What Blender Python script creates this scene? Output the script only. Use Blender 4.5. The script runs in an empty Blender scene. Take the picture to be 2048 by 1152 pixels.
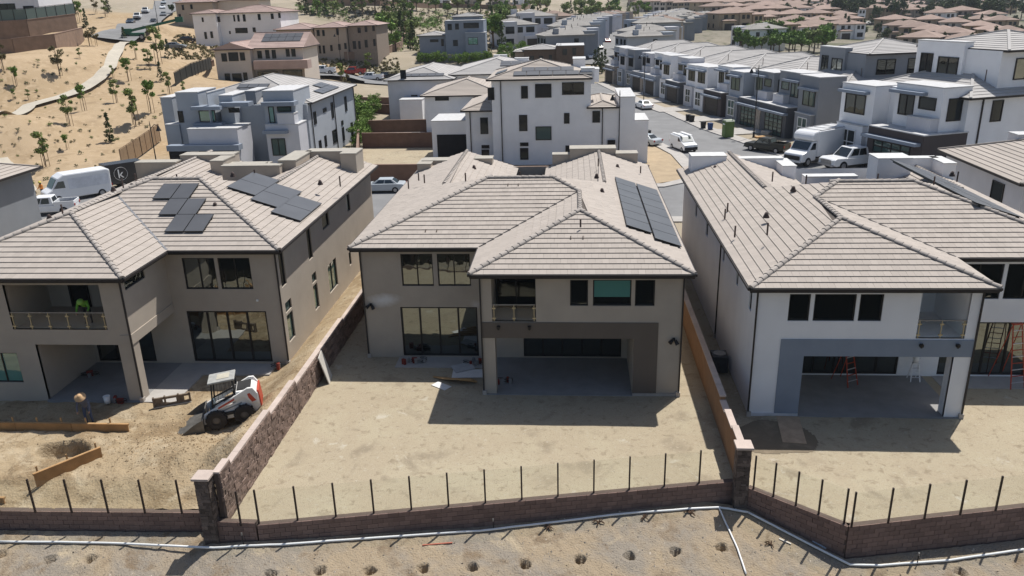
import bpy, bmesh, math, random
import numpy as np
from mathutils import Vector, Matrix
random.seed(7); rng = np.random.default_rng(7)
SC = bpy.context.scene; COL = SC.collection
R = math.radians
# ---------------- camera, sky, sun, exposure ----------------
F, PITCH, YAW, ROLL = 1600.24, .3472, .0793, -.0266
CP = np.array([-5.1511, -35.3675, 18.4259])
def cam_axes():
    cy, sy, cp, sp, cr, sr = math.cos(YAW), math.sin(YAW), math.cos(PITCH), math.sin(PITCH), math.cos(ROLL), math.sin(ROLL)
    w = np.array([-sy*cp, cy*cp, -sp]); r = np.array([cy, sy, 0.]); u = np.cross(r, w)
    return cr*r+sr*u, -sr*r+cr*u, w
CR, CU, CW = cam_axes()
cd = bpy.data.cameras.new('camera'); cam = bpy.data.objects.new('camera', cd); COL.objects.link(cam)
cd.sensor_width = 36; cd.lens = F/2048*36; cd.clip_end = 6000; cd.clip_start = .5
m4 = Matrix.Identity(4)
for i in range(3):
    m4[i][0] = CR[i]; m4[i][1] = CU[i]; m4[i][2] = -CW[i]; m4[i][3] = CP[i]
cam.matrix_world = m4; SC.camera = cam
SUN = Vector((1.8, 2.5, 6.4)).normalized()
wd = bpy.data.worlds.new('World'); SC.world = wd; wd.use_nodes = True
nt = wd.node_tree; sky = nt.nodes.new('ShaderNodeTexSky'); sky.sky_type = 'NISHITA'; sky.sun_disc = False
sky.sun_elevation = math.asin(SUN.z); sky.sun_rotation = math.atan2(SUN.x, SUN.y); sky.air_density = 1.0; sky.dust_density = 1.5
nt.links.new(sky.outputs[0], nt.nodes['Background'].inputs[0]); nt.nodes['Background'].inputs[1].default_value = .088
sl = bpy.data.lights.new('sun', 'SUN'); sl.energy = 4.8; sl.angle = R(.53); sl.color = (1, .962, .905)
so = bpy.data.objects.new('sun', sl); COL.objects.link(so); so.location = (0, 0, 80); so.rotation_euler = SUN.to_track_quat('Z', 'Y').to_euler()
SC.view_settings.view_transform = 'Standard'; SC.view_settings.look = 'None'; SC.view_settings.gamma = 1; SC.view_settings.exposure = .17
# ---------------- helpers ----------------
def ray(px, py): return CW+CR*(px-1024)/F+CU*(576-py)/F
def onz(px, py, z=0.):
    d = ray(px, py); return CP+d*((z-CP[2])/d[2])
def onpl(px, py, p, n):
    d = ray(px, py); p = np.array([*p, 0.][:3] if len(p) == 2 else p); n = np.array([*n, 0.][:3] if len(n) == 2 else n)
    return CP+d*(((p-CP)@n)/(d@n))
def sst(a, b, x):
    t = np.clip((x-a)/(b-a), 0, 1); return t*t*(3-2*t)
class B:
    def __init__(s): s.v = []; s.f = []; s.mi = []; s.m = 0
    def face(s, pts):
        n = len(s.v); s.v += [tuple(p) for p in pts]; s.f.append(tuple(range(n, n+len(pts)))); s.mi.append(s.m)
    def mesh(s, vs, fs):
        n = len(s.v); s.v += [tuple(p) for p in vs]; s.f += [tuple(n+i for i in f) for f in fs]; s.mi += [s.m]*len(fs)
    def box(s, x0, x1, y0, y1, z0, z1):
        s.mesh([(x, y, z) for z in (z0, z1) for x, y in ((x0, y0), (x1, y0), (x1, y1), (x0, y1))],
               [(3, 2, 1, 0), (4, 5, 6, 7), (0, 1, 5, 4), (1, 2, 6, 5), (2, 3, 7, 6), (3, 0, 4, 7)]); return s
    def obox(s, c, ax, hx, hy, hz):           # oriented box, ax = 3 axes
        c = Vector(c); a, b, d = (Vector(q) for q in ax)
        s.mesh([c+a*(i*hx)+b*(j*hy)+d*(k*hz) for k in (-1, 1) for i, j in ((-1, -1), (1, -1), (1, 1), (-1, 1))],
               [(3, 2, 1, 0), (4, 5, 6, 7), (0, 1, 5, 4), (1, 2, 6, 5), (2, 3, 7, 6), (3, 0, 4, 7)]); return s
    def bar(s, a, b, w, h=None, up=(0, 0, 1)):
        a, b = Vector(a), Vector(b); d = (b-a); L = d.length; d.normalize(); up = Vector(up)
        if abs(d.dot(up)) > .99: up = Vector((0, 1, 0))
        r = d.cross(up).normalized(); q = r.cross(d)
        return s.obox((a+b)/2, (d, r, q), L/2, w/2, (h or w)/2)
    def tube(s, pts, rad, n=8, caps=True):
        pts = [Vector(p) for p in pts]; rad = rad if hasattr(rad, '__len__') else [rad]*len(pts)
        rings = []
        for i, p in enumerate(pts):
            d = (pts[min(i+1, len(pts)-1)]-pts[max(i-1, 0)]).normalized()
            up = Vector((0, 0, 1)) if abs(d.z) < .9 else Vector((1, 0, 0))
            r = d.cross(up).normalized(); q = r.cross(d)
            rings.append([p+(r*math.cos(2*math.pi*k/n)+q*math.sin(2*math.pi*k/n))*rad[i] for k in range(n)])
        vs = [v for g in rings for v in g]; fs = []
        for i in range(len(pts)-1):
            fs += [(i*n+k, i*n+(k+1) % n, (i+1)*n+(k+1) % n, (i+1)*n+k) for k in range(n)]
        if caps: fs += [tuple(range(n))[::-1], tuple((len(pts)-1)*n+k for k in range(n))]
        s.mesh(vs, fs); return s
    def prism(s, poly, axis, a, b):           # poly of 2D points extruded along axis x/y/z between a and b
        f = {'x': lambda p, t: (t, p[0], p[1]), 'y': lambda p, t: (p[0], t, p[1]), 'z': lambda p, t: (p[0], p[1], t)}[axis]
        n = len(poly); s.mesh([f(p, a) for p in poly]+[f(p, b) for p in poly],
            [tuple(range(n))[::-1], tuple(range(n, 2*n))]+[(i, (i+1) % n, n+(i+1) % n, n+i) for i in range(n)]); return s
    def build(s, name, mat, parent=None, smooth=False, bevel=0):
        me = bpy.data.meshes.new(name); me.from_pydata(s.v, [], s.f)
        for q in (mat if isinstance(mat, (list, tuple)) else [mat]): me.materials.append(q)
        if isinstance(mat, (list, tuple)): me.polygons.foreach_set('material_index', s.mi)
        if smooth: me.polygons.foreach_set('use_smooth', [True]*len(s.f))
        me.update(); o = bpy.data.objects.new(name, me); COL.objects.link(o)
        if parent: o.parent = parent
        if bevel:
            md = o.modifiers.new('bevel', 'BEVEL'); md.width = bevel; md.segments = 2; md.limit_method = 'ANGLE'
        return o
def tag(o, label, cat, group=None):
    o['label'] = label; o['category'] = cat
    if group: o['group'] = group
    return o
def thing(name, label, cat, loc=(0, 0, 0), rz=0, group=None):
    o = bpy.data.objects.new(name, None); COL.objects.link(o); o.empty_display_size = .3
    o.location = tuple(float(a) for a in loc); o.rotation_euler = (0, 0, rz); return tag(o, label, cat, group)
def inst(name, me, parent, mat4):
    o = bpy.data.objects.new(name, me); COL.objects.link(o)
    if parent: o.parent = parent
    o.matrix_local = mat4; return o
def struct(o, k='structure'): o['kind'] = k; return o
# ---------------- materials ----------------
MT = {}
def M(name, c, r=.85, var=.12, sc=2.5, bump=0., bsc=40., c2=None, metal=0., spec=.3, isl=0., det=6):
    if name in MT: return MT[name]
    m = bpy.data.materials.new(name); m.use_nodes = True; t = m.node_tree; b = t.nodes['Principled BSDF']; N = t.nodes.new; L = t.links.new
    b.inputs['Roughness'].default_value = r; b.inputs['Metallic'].default_value = metal; b.inputs['Specular IOR Level'].default_value = spec
    tc = N('ShaderNodeTexCoord'); no = N('ShaderNodeTexNoise'); no.inputs['Scale'].default_value = sc; no.inputs['Detail'].default_value = det
    no.inputs['Roughness'].default_value = .6; L(tc.outputs['Object'], no.inputs['Vector'])
    mr = N('ShaderNodeMapRange'); mr.inputs[1].default_value = .3; mr.inputs[2].default_value = .7; L(no.outputs[0], mr.inputs[0])
    mx = N('ShaderNodeMix'); mx.data_type = 'RGBA'; L(mr.outputs[0], mx.inputs[0])
    ca = [x*(1-var) for x in c]; cb = [min(1, x*(1+var)) for x in c] if c2 is None else c2
    mx.inputs[6].default_value = (*ca, 1); mx.inputs[7].default_value = (*cb, 1); out = mx.outputs[2]
    if isl:
        g = N('ShaderNodeNewGeometry'); oi = N('ShaderNodeObjectInfo'); ad = N('ShaderNodeMath'); ad.operation = 'ADD'; L(g.outputs['Random Per Island'], ad.inputs[0]); L(oi.outputs['Random'], ad.inputs[1])
        fr = N('ShaderNodeMath'); fr.operation = 'FRACT'; L(ad.outputs[0], fr.inputs[0])
        m2 = N('ShaderNodeMapRange'); m2.inputs[3].default_value = 1-isl; m2.inputs[4].default_value = 1+isl; L(fr.outputs[0], m2.inputs[0])
        vm = N('ShaderNodeVectorMath'); vm.operation = 'SCALE'; L(out, vm.inputs[0]); L(m2.outputs[0], vm.inputs['Scale']); out = vm.outputs[0]
    L(out, b.inputs['Base Color'])
    if bump:
        n2 = N('ShaderNodeTexNoise'); n2.inputs['Scale'].default_value = bsc; n2.inputs['Detail'].default_value = 5; L(tc.outputs['Object'], n2.inputs['Vector'])
        bp = N('ShaderNodeBump'); bp.inputs['Strength'].default_value = bump; bp.inputs['Distance'].default_value = .05; L(n2.outputs[0], bp.inputs['Height']); L(bp.outputs[0], b.inputs['Normal'])
    MT[name] = m; return m
def glass(name, c, refl=.2, rough=.02, add=.22):
    m = bpy.data.materials.new(name); m.use_nodes = True; t = m.node_tree; N = t.nodes.new; L = t.links.new
    b = t.nodes['Principled BSDF']; b.inputs['Base Color'].default_value = (*c, 1); b.inputs['Roughness'].default_value = .5; b.inputs['Specular IOR Level'].default_value = 0
    g = N('ShaderNodeBsdfGlossy'); g.inputs['Roughness'].default_value = rough; g.inputs['Color'].default_value = (.85, .92, .88, 1)
    no = N('ShaderNodeTexNoise'); no.inputs['Scale'].default_value = .8; bp = N('ShaderNodeBump'); bp.inputs['Strength'].default_value = .12; bp.inputs['Distance'].default_value = .1
    tc = N('ShaderNodeTexCoord'); L(tc.outputs['Object'], no.inputs['Vector']); L(no.outputs[0], bp.inputs['Height']); L(bp.outputs[0], g.inputs['Normal'])
    fr = N('ShaderNodeLayerWeight'); fr.inputs[0].default_value = .25; mr = N('ShaderNodeMapRange'); mr.inputs[3].default_value = refl; mr.inputs[4].default_value = min(1, refl+add); L(fr.outputs['Fresnel'], mr.inputs[0])
    mx = N('ShaderNodeMixShader'); L(mr.outputs[0], mx.inputs[0]); L(b.outputs[0], mx.inputs[1]); L(g.outputs[0], mx.inputs[2]); L(mx.outputs[0], t.nodes['Material Output'].inputs[0])
    MT[name] = m; return m
def clear_glass(name, tint=(.972, .982, .975), k=.03):
    m = bpy.data.materials.new(name); m.use_nodes = True; t = m.node_tree; N = t.nodes.new; L = t.links.new
    a = N('ShaderNodeBsdfTransparent'); a.inputs[0].default_value = (*tint, 1); g = N('ShaderNodeBsdfGlossy'); g.inputs['Roughness'].default_value = .03
    mx = N('ShaderNodeMixShader'); mx.inputs[0].default_value = k; L(a.outputs[0], mx.inputs[1]); L(g.outputs[0], mx.inputs[2]); L(mx.outputs[0], t.nodes['Material Output'].inputs[0])
    MT[name] = m; return m
tan_st = M('stucco_greige', (.41, .358, .298), .95, .07, .7, .25, 60)
brown_st = M('stucco_brown', (.135, .112, .092), .95, .06, .8, .2, 60)
white_st = M('stucco_white', (.79, .79, .80), .95, .05, .6, .2, 60)
blue_st = M('stucco_bluegrey', (.235, .27, .325), .95, .06, .8, .2, 60)
grey_st = M('stucco_midgrey', (.36, .39, .43), .95, .06, .5, .15, 40)
lgrey_st = M('stucco_lightgrey', (.56, .56, .59), .95, .06, .5, .15, 40)
dgrey_st = M('stucco_charcoal', (.10, .105, .115), .95, .08, .5, .15, 40)
dbrown_st = M('stucco_darkbrown', (.085, .072, .07), .95, .08, .5, .15, 40)
slate_st = M('stucco_slate', (.235, .25, .272), .95, .06, .5, .15, 40)
cream_st = M('stucco_cream', (.56, .50, .44), .95, .06, .5, .15, 40)
beige_st = M('stucco_beige', (.38, .32, .26), .95, .06, .5, .15, 40)
stone_cl = M('stone_cladding', (.33, .29, .25), .95, .35, 3.5, .5, 12)
tile = M('roof_tile', (.385, .342, .302), .92, .04, .8, .15, 50, isl=.055)
cap_m = M('ridge_cap_tile', (.355, .32, .288), .92, .1, 1.5, .15, 50, isl=.12)
tile2 = M('roof_tile_grey', (.40, .385, .37), .92, .07, .6, .15, 30, isl=.05)
tile3 = M('roof_tile_pink', (.40, .30, .265), .92, .12, .5, .15, 30, isl=.06)
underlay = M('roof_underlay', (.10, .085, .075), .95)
gutter_m = M('gutter_dark', (.035, .03, .028), .5, .1)
frame_m = M('frame_bronze', (.02, .018, .017), .5, .1)
white_p = M('white_paint', (.78, .78, .77), .5, .03)
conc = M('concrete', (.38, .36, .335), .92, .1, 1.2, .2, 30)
cap_st = M('cap_stone', (.47, .39, .34), .92, .1, 2, .2, 30, isl=.08)
asph = M('asphalt', (.20, .20, .20), .92, .14, .35, .2, 60)
wood = M('lumber', (.40, .25, .12), .85, .2, 3, .2, 30)
ply = M('plywood', (.36, .20, .085), .85, .22, 1.5, .15, 30)
gl_dark = glass('glass_dark', (.012, .014, .014), .22); gl_teal = glass('glass_teal', (.10, .26, .23), .16); gl_blk = glass('glass_black', (.008, .009, .01), .07)
gl_green = glass('glass_green', (.07, .13, .12), .2); gl_clear = clear_glass('glass_fence'); gl_car = glass('glass_car', (.015, .018, .02), .12)
black_m = M('black_metal', (.018, .017, .017), .45, .1); steel = M('steel_grey', (.28, .28, .28), .4, .2, 6, metal=.6)
brass = M('brass', (.50, .42, .26), .45, .1, metal=.4)
# ---------------- terrain ----------------
CT = [(60, 395, 95), (20, 330, 100), (100, 230, 118), (0, 230, 106), (200, 200, 126), (300, 200, 128), (320, 290, 108), (250, 300, 105), (150, 300, 102), (250, 90, 165), (0, 112, 135), (120, 95, 150), (230, 60, 180), (330, 120, 155), (400, 120, 165),
 (440, 168, 160), (615, 165, 160), (640, 145, 180), (740, 160, 180), (640, 112, 200), (760, 105, 215), (430, 92, 200), (550, 80, 210), (265, 48, 205), (300, 25, 260), (340, 2, 330), (200, 15, 260), (60, 40, 170), (900, 114, 200),
 (800, 60, 300), (900, 15, 400), (700, 12, 350), (600, 5, 370), (1100, 20, 450), (1000, 60, 300), (1100, 150, 185), (1200, 60, 340), (1250, 30, 470), (1400, 60, 330), (1500, 20, 600), (1620, 110, 270), (1700, 90, 320), (1850, 90, 330), (1950, 140, 260), (2040, 180, 210), (2040, 100, 330),
 (1700, 30, 650), (1900, 30, 620), (2040, 12, 900), (1600, 5, 1000), (1300, 5, 900), (1800, 5, 1200), (0, -60, 420), (300, -60, 520), (700, -40, 650), (1000, -20, 800), (1400, -40, 1600), (2000, -45, 1800), (-300, 100, 160), (-300, 300, 110), (2400, 200, 200)]
CTP = np.array([CP+ray(a, b)*d for a, b, d in CT])
def hh(x, y):
    x = np.asarray(x, float); y = np.asarray(y, float)
    d2 = (x[..., None]-CTP[:, 0])**2+(y[..., None]-CTP[:, 1])**2+4.
    w = d2**-1.7; z = (w*CTP[:, 2]).sum(-1)/w.sum(-1)
    def bd(x0, x1, y0, y1): return np.hypot(np.maximum(0, np.maximum(x0-x, x-x1)), np.maximum(0, np.maximum(y0-y, y-y1)))
    d = np.minimum(bd(-58, 62, -300, 52), bd(-34, 52, 40, 150))
    return z*sst(0, 30, d)
def g(px, py, dz=0):
    d = ray(px, py); ts = np.geomspace(25, 4000, 500); P = CP+ts[:, None]*d; below = P[:, 2] < hh(P[:, 0], P[:, 1])
    i = int(np.argmax(below)); lo, hi = ts[max(i-1, 0)], ts[i]
    for _ in range(18):
        t = (lo+hi)/2; p = CP+t*d
        if p[2] < hh(p[0], p[1]): hi = t
        else: lo = t
    p = CP+hi*d; return Vector((p[0], p[1], float(hh(p[0], p[1]))+dz))
def depth(p): return float((np.array(p)-CP)@CW)
# foreground sheet: fence line and levels
FX = [-60, -19.3, -18.6, -16.9, -8.5, 0, 1.6, 4.87, 16, 40]; FY = [-11.2, -10.25, -11.0, -10.95, -9.26, -7.55, -7.75, -10.25, -7.9, -5]
ZB = np.array([-.7, -.68, -.62, -.5, -.85, -.66, -.75, -1.2, -1.3, -1.2])
def yf(x): return np.interp(x, FX, FY)
HOLES = [(740, 1143), (845, 1138), (944, 1136), (1050, 1131), (1160, 1120), (1258, 1114), (1350, 1104), (1443, 1096), (1920, 1146),  (0, 1110), (100, 1120), (180, 1120), (640, 1143), (540, 1150)]
def south_z(x, y):
    v = np.minimum(0, y-yf(x)); return np.interp(x, FX, ZB)+v*.16-.006*v*v
def bump(x, y, s, seed):
    r = np.random.default_rng(seed); z = 0
    for k in range(9):
        a = r.uniform(0, 6.28); f = s*r.uniform(.6, 2.2); z = z+np.sin((x*math.cos(a)+y*math.sin(a))*f+r.uniform(0, 6))/(1+k*.35)
    return z/4
def yard1(x, y):                               # dug-up yard on the left, higher than the middle yard
    z = .55+0*x
    ct = np.interp(y, [-10, -6, -5, -2.5, -1.8, 5.8, 6.5], [1.95, 1.95, 1.75, 1.72, 1.5, 1.5, 1.32])
    z = z+(ct-.2-.55)*sst(-20.5, -18.7, x)*sst(-9.6, -7.6, y)
    z = z+.45*np.exp(-(((x+21.3)/2.2)**2+((y+7.0)/1.1)**2))
    z = z-.75*sst(1.0, .75, np.hypot((x+27.2)/1.25, (y+6.6)/.75))-.8*sst(1.1, .9, np.hypot((x+31.5)/2.6, (y+4.6)/.5))
    z = z-.12*np.exp(-((y+5.5+.03*x)/.35)**2)-.1*np.exp(-((y+4.4+.02*x)/.35)**2)
    z = z-.45*sst(-8.5, -10.3, y)
    near = sst(-1.2, -3.2, y)
    return z+near*(.085*bump(x, y, 2.2, 1)+.05*bump(x, y, 6.5, 2)+.03*bump(x, y, 11, 12))+.012*bump(x, y, 5, 3)
def fg_z(x, y):
    s = y < yf(x)
    z = np.where(x < -18.32, yard1(x, y), .02*bump(x, y, 1.1, 4)*sst(1.5, -2, y)+.008*bump(x, y, 6, 5)*sst(1, -1, y))
    zs = south_z(x, y)+.03*bump(x, y, 1.7, 6)+.025*bump(x, y, 6.5, 7)
    for hx, hy in HP:
        d = np.hypot((x-hx), (y-hy)); zs = zs-.6*sst(.21+.035*np.sin(3*np.arctan2(y-hy, x-hx)+hx*9), .17, d)+.05*np.exp(-(np.hypot(x-hx, y-hy+.15)/.42)**4)*(d > .2)
    return np.where(s, zs, z)
HP = []
for a, b in HOLES:
    d = ray(a, b); t = 20.
    while True:
        p = CP+d*t
        if p[2] < south_z(p[0], p[1]) or t > 60: break
        t += .02
    HP.append((p[0], p[1]))
def gz(x, y): return float(fg_z(np.array(x, float), np.array(y, float)))
def grid_sheet(name, X, Y, Z, mats, keep=None, midx=None):
    ny, nx = X.shape; V = np.stack([X, Y, Z], -1).reshape(-1, 3)
    i = np.arange(ny-1)[:, None]*nx+np.arange(nx-1)[None]; Fc = np.stack([i, i+1, i+nx+1, i+nx], -1).reshape(-1, 4)
    if keep is not None: Fc = Fc[keep.reshape(-1)]
    me = bpy.data.meshes.new(name); me.from_pydata(V.tolist(), [], Fc.tolist())
    for q in mats: me.materials.append(q)
    me.polygons.foreach_set('use_smooth', [True]*len(Fc)); me.update()
    o = bpy.data.objects.new(name, me); COL.objects.link(o); return struct(o)
def ground_mat(name, cols, scales, bump_=.4, bsc=18., rough=.97):
    """several noise layers of dirt colours plus fine relief; cols[0] base, then (colour, noise scale, lo, hi)"""
    m = bpy.data.materials.new(name); m.use_nodes = True; t = m.node_tree; b = t.nodes['Principled BSDF']; N = t.nodes.new; L = t.links.new
    b.inputs['Roughness'].default_value = rough; b.inputs['Specular IOR Level'].default_value = .15
    tc = N('ShaderNodeTexCoord'); prev = None
    for k, (c, s, lo, hi) in enumerate(scales):
        no = N('ShaderNodeTexNoise'); no.inputs['Scale'].default_value = s; no.inputs['Detail'].default_value = 8; no.inputs['Roughness'].default_value = .62; no.inputs['Distortion'].default_value = .4
        mp = N('ShaderNodeMapping'); mp.inputs['Location'].default_value = (k*17.3, k*5.1, 0); L(tc.outputs['Object'], mp.inputs[0]); L(mp.outputs[0], no.inputs['Vector'])
        mr = N('ShaderNodeMapRange'); mr.inputs[1].default_value = lo; mr.inputs[2].default_value = hi; L(no.outputs[0], mr.inputs[0])
        mx = N('ShaderNodeMix'); mx.data_type = 'RGBA'; L(mr.outputs[0], mx.inputs[0]); mx.inputs[7].default_value = (*c, 1)
        if prev is None: mx.inputs[6].default_value = (*cols, 1)
        else: L(prev, mx.inputs[6])
        prev = mx.outputs[2]
    L(prev, b.inputs['Base Color'])
    n2 = N('ShaderNodeTexNoise'); n2.inputs['Scale'].default_value = bsc; n2.inputs['Detail'].default_value = 8; L(tc.outputs['Object'], n2.inputs['Vector'])
    bp = N('ShaderNodeBump'); bp.inputs['Strength'].default_value = bump_; bp.inputs['Distance'].default_value = .06; L(n2.outputs[0], bp.inputs['Height']); L(bp.outputs[0], b.inputs['Normal'])
    MT[name] = m; return m
yard_m = ground_mat('yard_dirt', (.38, .32, .228), [((.405, .35, .25), .35, .45, .62), ((.275, .23, .165), .5, .56, .68), ((.47, .425, .34), .8, .63, .70), ((.28, .23, .16), 2.4, .56, .66), ((.42, .37, .285), 6, .57, .68), ((.25, .205, .145), 14, .56, .68)], .7, 26)
dug_m = ground_mat('dug_dirt', (.335, .26, .165), [((.235, .17, .10), .5, .47, .62), ((.41, .335, .23), .8, .52, .66), ((.19, .14, .085), 3, .56, .68), ((.38, .30, .2), 9, .56, .7)], 1., 11)
slope_m = ground_mat('slope_dirt', (.315, .25, .172), [((.255, .222, .18), .35, .45, .58), ((.20, .15, .10), .9, .55, .68), ((.40, .33, .23), .6, .60, .70), ((.36, .30, .22), 5, .55, .75), ((.13, .10, .07), 9, .58, .72)], 1., 14)
HILL = ((.34, .25, .15), [((.39, .295, .19), .06, .4, .6), ((.28, .205, .125), .25, .52, .72), ((.42, .32, .21), 1.2, .5, .7), ((.30, .22, .13), .9, .6, .72)])
far_m = ground_mat('far_ground', (.33, .28, .21), [((.26, .225, .165), .02, .45, .6), ((.15, .15, .085), .05, .54, .66), ((.39, .34, .27), .3, .55, .75)], .3, 2)
xs = np.unique(np.concatenate([np.arange(-60, -40, 1.), np.arange(-40, -19, .11), np.arange(-19, 17, .075), np.arange(17, 40, 1.), [-18.42, -18.2]]))
vs = np.concatenate([-np.geomspace(60, 6, 14), np.arange(-5.8, -.2, .07), [-.14]]); sp = np.concatenate([[.004], np.linspace(.012, .42, 150), np.linspace(.43, 1, 30)])
Xg, _ = np.meshgrid(xs, np.arange(len(vs)+len(sp))); YF_ = yf(xs)
Yg = np.concatenate([YF_[None]+vs[:, None], YF_[None]+(22-YF_[None])*sp[:, None]]); Zg = fg_z(Xg, Yg); Zg[0] -= 6
nv = len(vs)
def rows(a, b, keep=None): return Xg[a:b], Yg[a:b], Zg[a:b]
grid_sheet('slope', *rows(0, nv), [slope_m])
cl = int(np.searchsorted(xs, -18.42))+1
grid_sheet('yard', Xg[nv:, cl:], Yg[nv:, cl:], Zg[nv:, cl:], [yard_m])
grid_sheet('dirt_yard', Xg[nv:, :cl], Yg[nv:, :cl], Zg[nv:, :cl], [dug_m])
def spaced(a, b, d, lo, hi):
    out = list(np.arange(a, b, d)); s = d; x = a
    while x > lo: s *= 1.12; x -= s; out.insert(0, x)
    s = d; x = out[-1]
    while x < hi: s *= 1.12; x += s; out.append(x)
    return np.array(out)
tx = np.unique(np.round(np.concatenate([spaced(-160, 70, 3.2, -1500, 1500), [-60, 40]]), 3)); ty = np.unique(np.round(np.concatenate([spaced(24, 320, 3.2, -60, 3000), [22]]), 3))
TX, TY = np.meshgrid(tx, ty); TZ = hh(TX, TY)
cx = (TX[:-1, :-1]+TX[1:, 1:])/2; cyy = (TY[:-1, :-1]+TY[1:, 1:])/2
out = ~((cx > -60) & (cx < 40) & (cyy < 22))
TZ = TZ+np.where((TX < -62) & (TY > 60), .05*bump(TX, TY, .5, 11), 0)
TO = grid_sheet('terrain', TX, TY, TZ, [far_m], out)
kx = -36-(TY-60)*.24; hv = sst(4, -6, TX-kx+4*bump(TX, TY, .12, 21))*sst(44, 50, TY)*sst(215, 195, TY+.1*TX+8*bump(TX, TY, .08, 22))*(1-sst(-66, -58, TX)*sst(66, 58, TY))
at = TO.data.attributes.new('hill', 'FLOAT', 'POINT'); at.data.foreach_set('value', hv.reshape(-1).astype(np.float32))
def join_mats(dst, src, attr):
    """blend the colour of material src into dst by a mesh attribute"""
    t = dst.node_tree; b = t.nodes['Principled BSDF']; N = t.nodes.new; L = t.links.new; old = b.inputs['Base Color'].links[0].from_socket
    tc = N('ShaderNodeTexCoord'); prev = None; base, lay = src
    for k, (c, sc_, lo, hi) in enumerate(lay):
        no = N('ShaderNodeTexNoise'); no.inputs['Scale'].default_value = sc_; no.inputs['Detail'].default_value = 8; no.inputs['Distortion'].default_value = .4; L(tc.outputs['Object'], no.inputs['Vector'])
        mr = N('ShaderNodeMapRange'); mr.inputs[1].default_value = lo; mr.inputs[2].default_value = hi; L(no.outputs[0], mr.inputs[0]); mx = N('ShaderNodeMix'); mx.data_type = 'RGBA'; L(mr.outputs[0], mx.inputs[0]); mx.inputs[7].default_value = (*c, 1)
        if prev is None: mx.inputs[6].default_value = (*base, 1)
        else: L(prev, mx.inputs[6])
        prev = mx.outputs[2]
    an = N('ShaderNodeAttribute'); an.attribute_name = attr; fm = N('ShaderNodeMix'); fm.data_type = 'RGBA'; L(an.outputs['Fac'], fm.inputs[0]); L(old, fm.inputs[6]); L(prev, fm.inputs[7]); L(fm.outputs[2], b.inputs['Base Color'])
tv = np.maximum(sst(-10, 40, TX-.12*TY)*sst(140, 190, TY), sst(28, 42, TX)*sst(95, 125, TY)); at = TO.data.attributes.new('town', 'FLOAT', 'POINT'); at.data.foreach_set('value', tv.reshape(-1).astype(np.float32))
join_mats(far_m, HILL, 'hill'); join_mats(far_m, ((.21, .19, .15), [((.09, .10, .055), .035, .47, .6), ((.28, .25, .2), .08, .55, .7), ((.12, .12, .08), .3, .5, .7)]), 'town')
# ---------------- building helpers ----------------
def wall(mb, p0, p1, z0, z1, ops, inn, depth=.14):
    """wall sheet p0->p1 with openings (u0,u1,z0,z1) and reveals of the given depth towards inn"""
    p0 = Vector((*p0, 0)); p1 = Vector((*p1, 0)); L = (p1-p0).length; d = (p1-p0)/L; n = Vector((*inn, 0))*depth
    us = sorted({0, L, *[o[0] for o in ops], *[o[1] for o in ops]}); zs = sorted({z0, z1, *[o[2] for o in ops], *[o[3] for o in ops]})
    P = lambda u, z: p0+d*u+Vector((0, 0, z))
    for a, b in zip(us, us[1:]):
        for c, e in zip(zs, zs[1:]):
            if any(o[0] <= (a+b)/2 <= o[1] and o[2] <= (c+e)/2 <= o[3] for o in ops): continue
            mb.face([P(a, c), P(b, c), P(b, e), P(a, e)])
    for a, b, c, e in ops:
        q = [P(a, c), P(b, c), P(b, e), P(a, e)]
        for i in range(4): mb.face([q[i], q[(i+1) % 4], q[(i+1) % 4]+n, q[i]+n])
def window(parent, p0, d, n, u0, u1, z0, z1, nx=1, nz=1, pane=None, off=-.1, fw=.055, name='window', fm=None, label=None, splits=None):
    """framed window on a wall through p0 with direction d and outward normal n (2D)"""
    d = Vector((*d, 0)).normalized(); n = Vector((*n, 0)).normalized(); o = Vector((*p0, 0)[:3])+n*off; Z = Vector((0, 0, 1)); b = B()
    P = lambda u, z, k=0: o+d*u+Z*z+n*k
    uu = [u0+(u1-u0)*i/nx for i in range(nx+1)] if splits is None else splits; zz = [z0+(z1-z0)*i/nz for i in range(nz+1)]
    for i, u in enumerate(uu):
        c = u+(fw/2 if i == 0 else -fw/2 if i == len(uu)-1 else 0); b.obox(P(c, (z0+z1)/2), (d, n, Z), fw/2, .04, (z1-z0)/2)
    for i, z in enumerate(zz):
        c = z+(fw/2 if i == 0 else -fw/2 if i == nz else 0)
        for a, e in zip(uu, uu[1:]): b.obox(P((a+e)/2, c), (d, n, Z), (e-a)/2-fw/2, .036, fw/2)
    w = b.build(name, fm or frame_m, parent)
    if label: w['label'] = label
    for a, e in zip(uu, uu[1:]):
        for c, f in zip(zz, zz[1:]):
            q = B(); q.obox(P((a+e)/2, (c+f)/2, -.015), (d, n, Z), (e-a)/2, .008, (f-c)/2); q.build('pane', pane or gl_dark, w)
    return w
CAMV = Vector(CP)
def tile_mesh(w=.32, L=.42):
    b = B(); b.mesh([(0, -.03, .058), (w, -.03, .058), (w, L, .016), (0, L, .016), (0, -.03, .0), (w, -.03, .0), (w, L, 0), (0, L, 0)], [(0, 1, 2, 3), (4, 5, 1, 0)[::-1], (0, 3, 7, 4), (1, 5, 6, 2)])
    me = bpy.data.meshes.new('tile'); me.from_pydata(b.v, [], b.f); me.materials.append(tile); return me
TILE = tile_mesh()
def cap_mesh():
    b = B(); n = 6; vs = []
    for y, r, dz in ((0, .135, .022), (.42, .118, .0)):
        vs += [(math.cos(math.pi*k/n)*r, y, math.sin(math.pi*k/n)*r*.85+dz) for k in range(n+1)]
    fs = [(k, k+1, n+2+k, n+1+k) for k in range(n)]+[tuple(range(n+1))]
    me = bpy.data.meshes.new('ridge_tile'); me.from_pydata(vs, [], fs); me.materials.append(cap_m); return me
CAP = cap_mesh()
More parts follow.
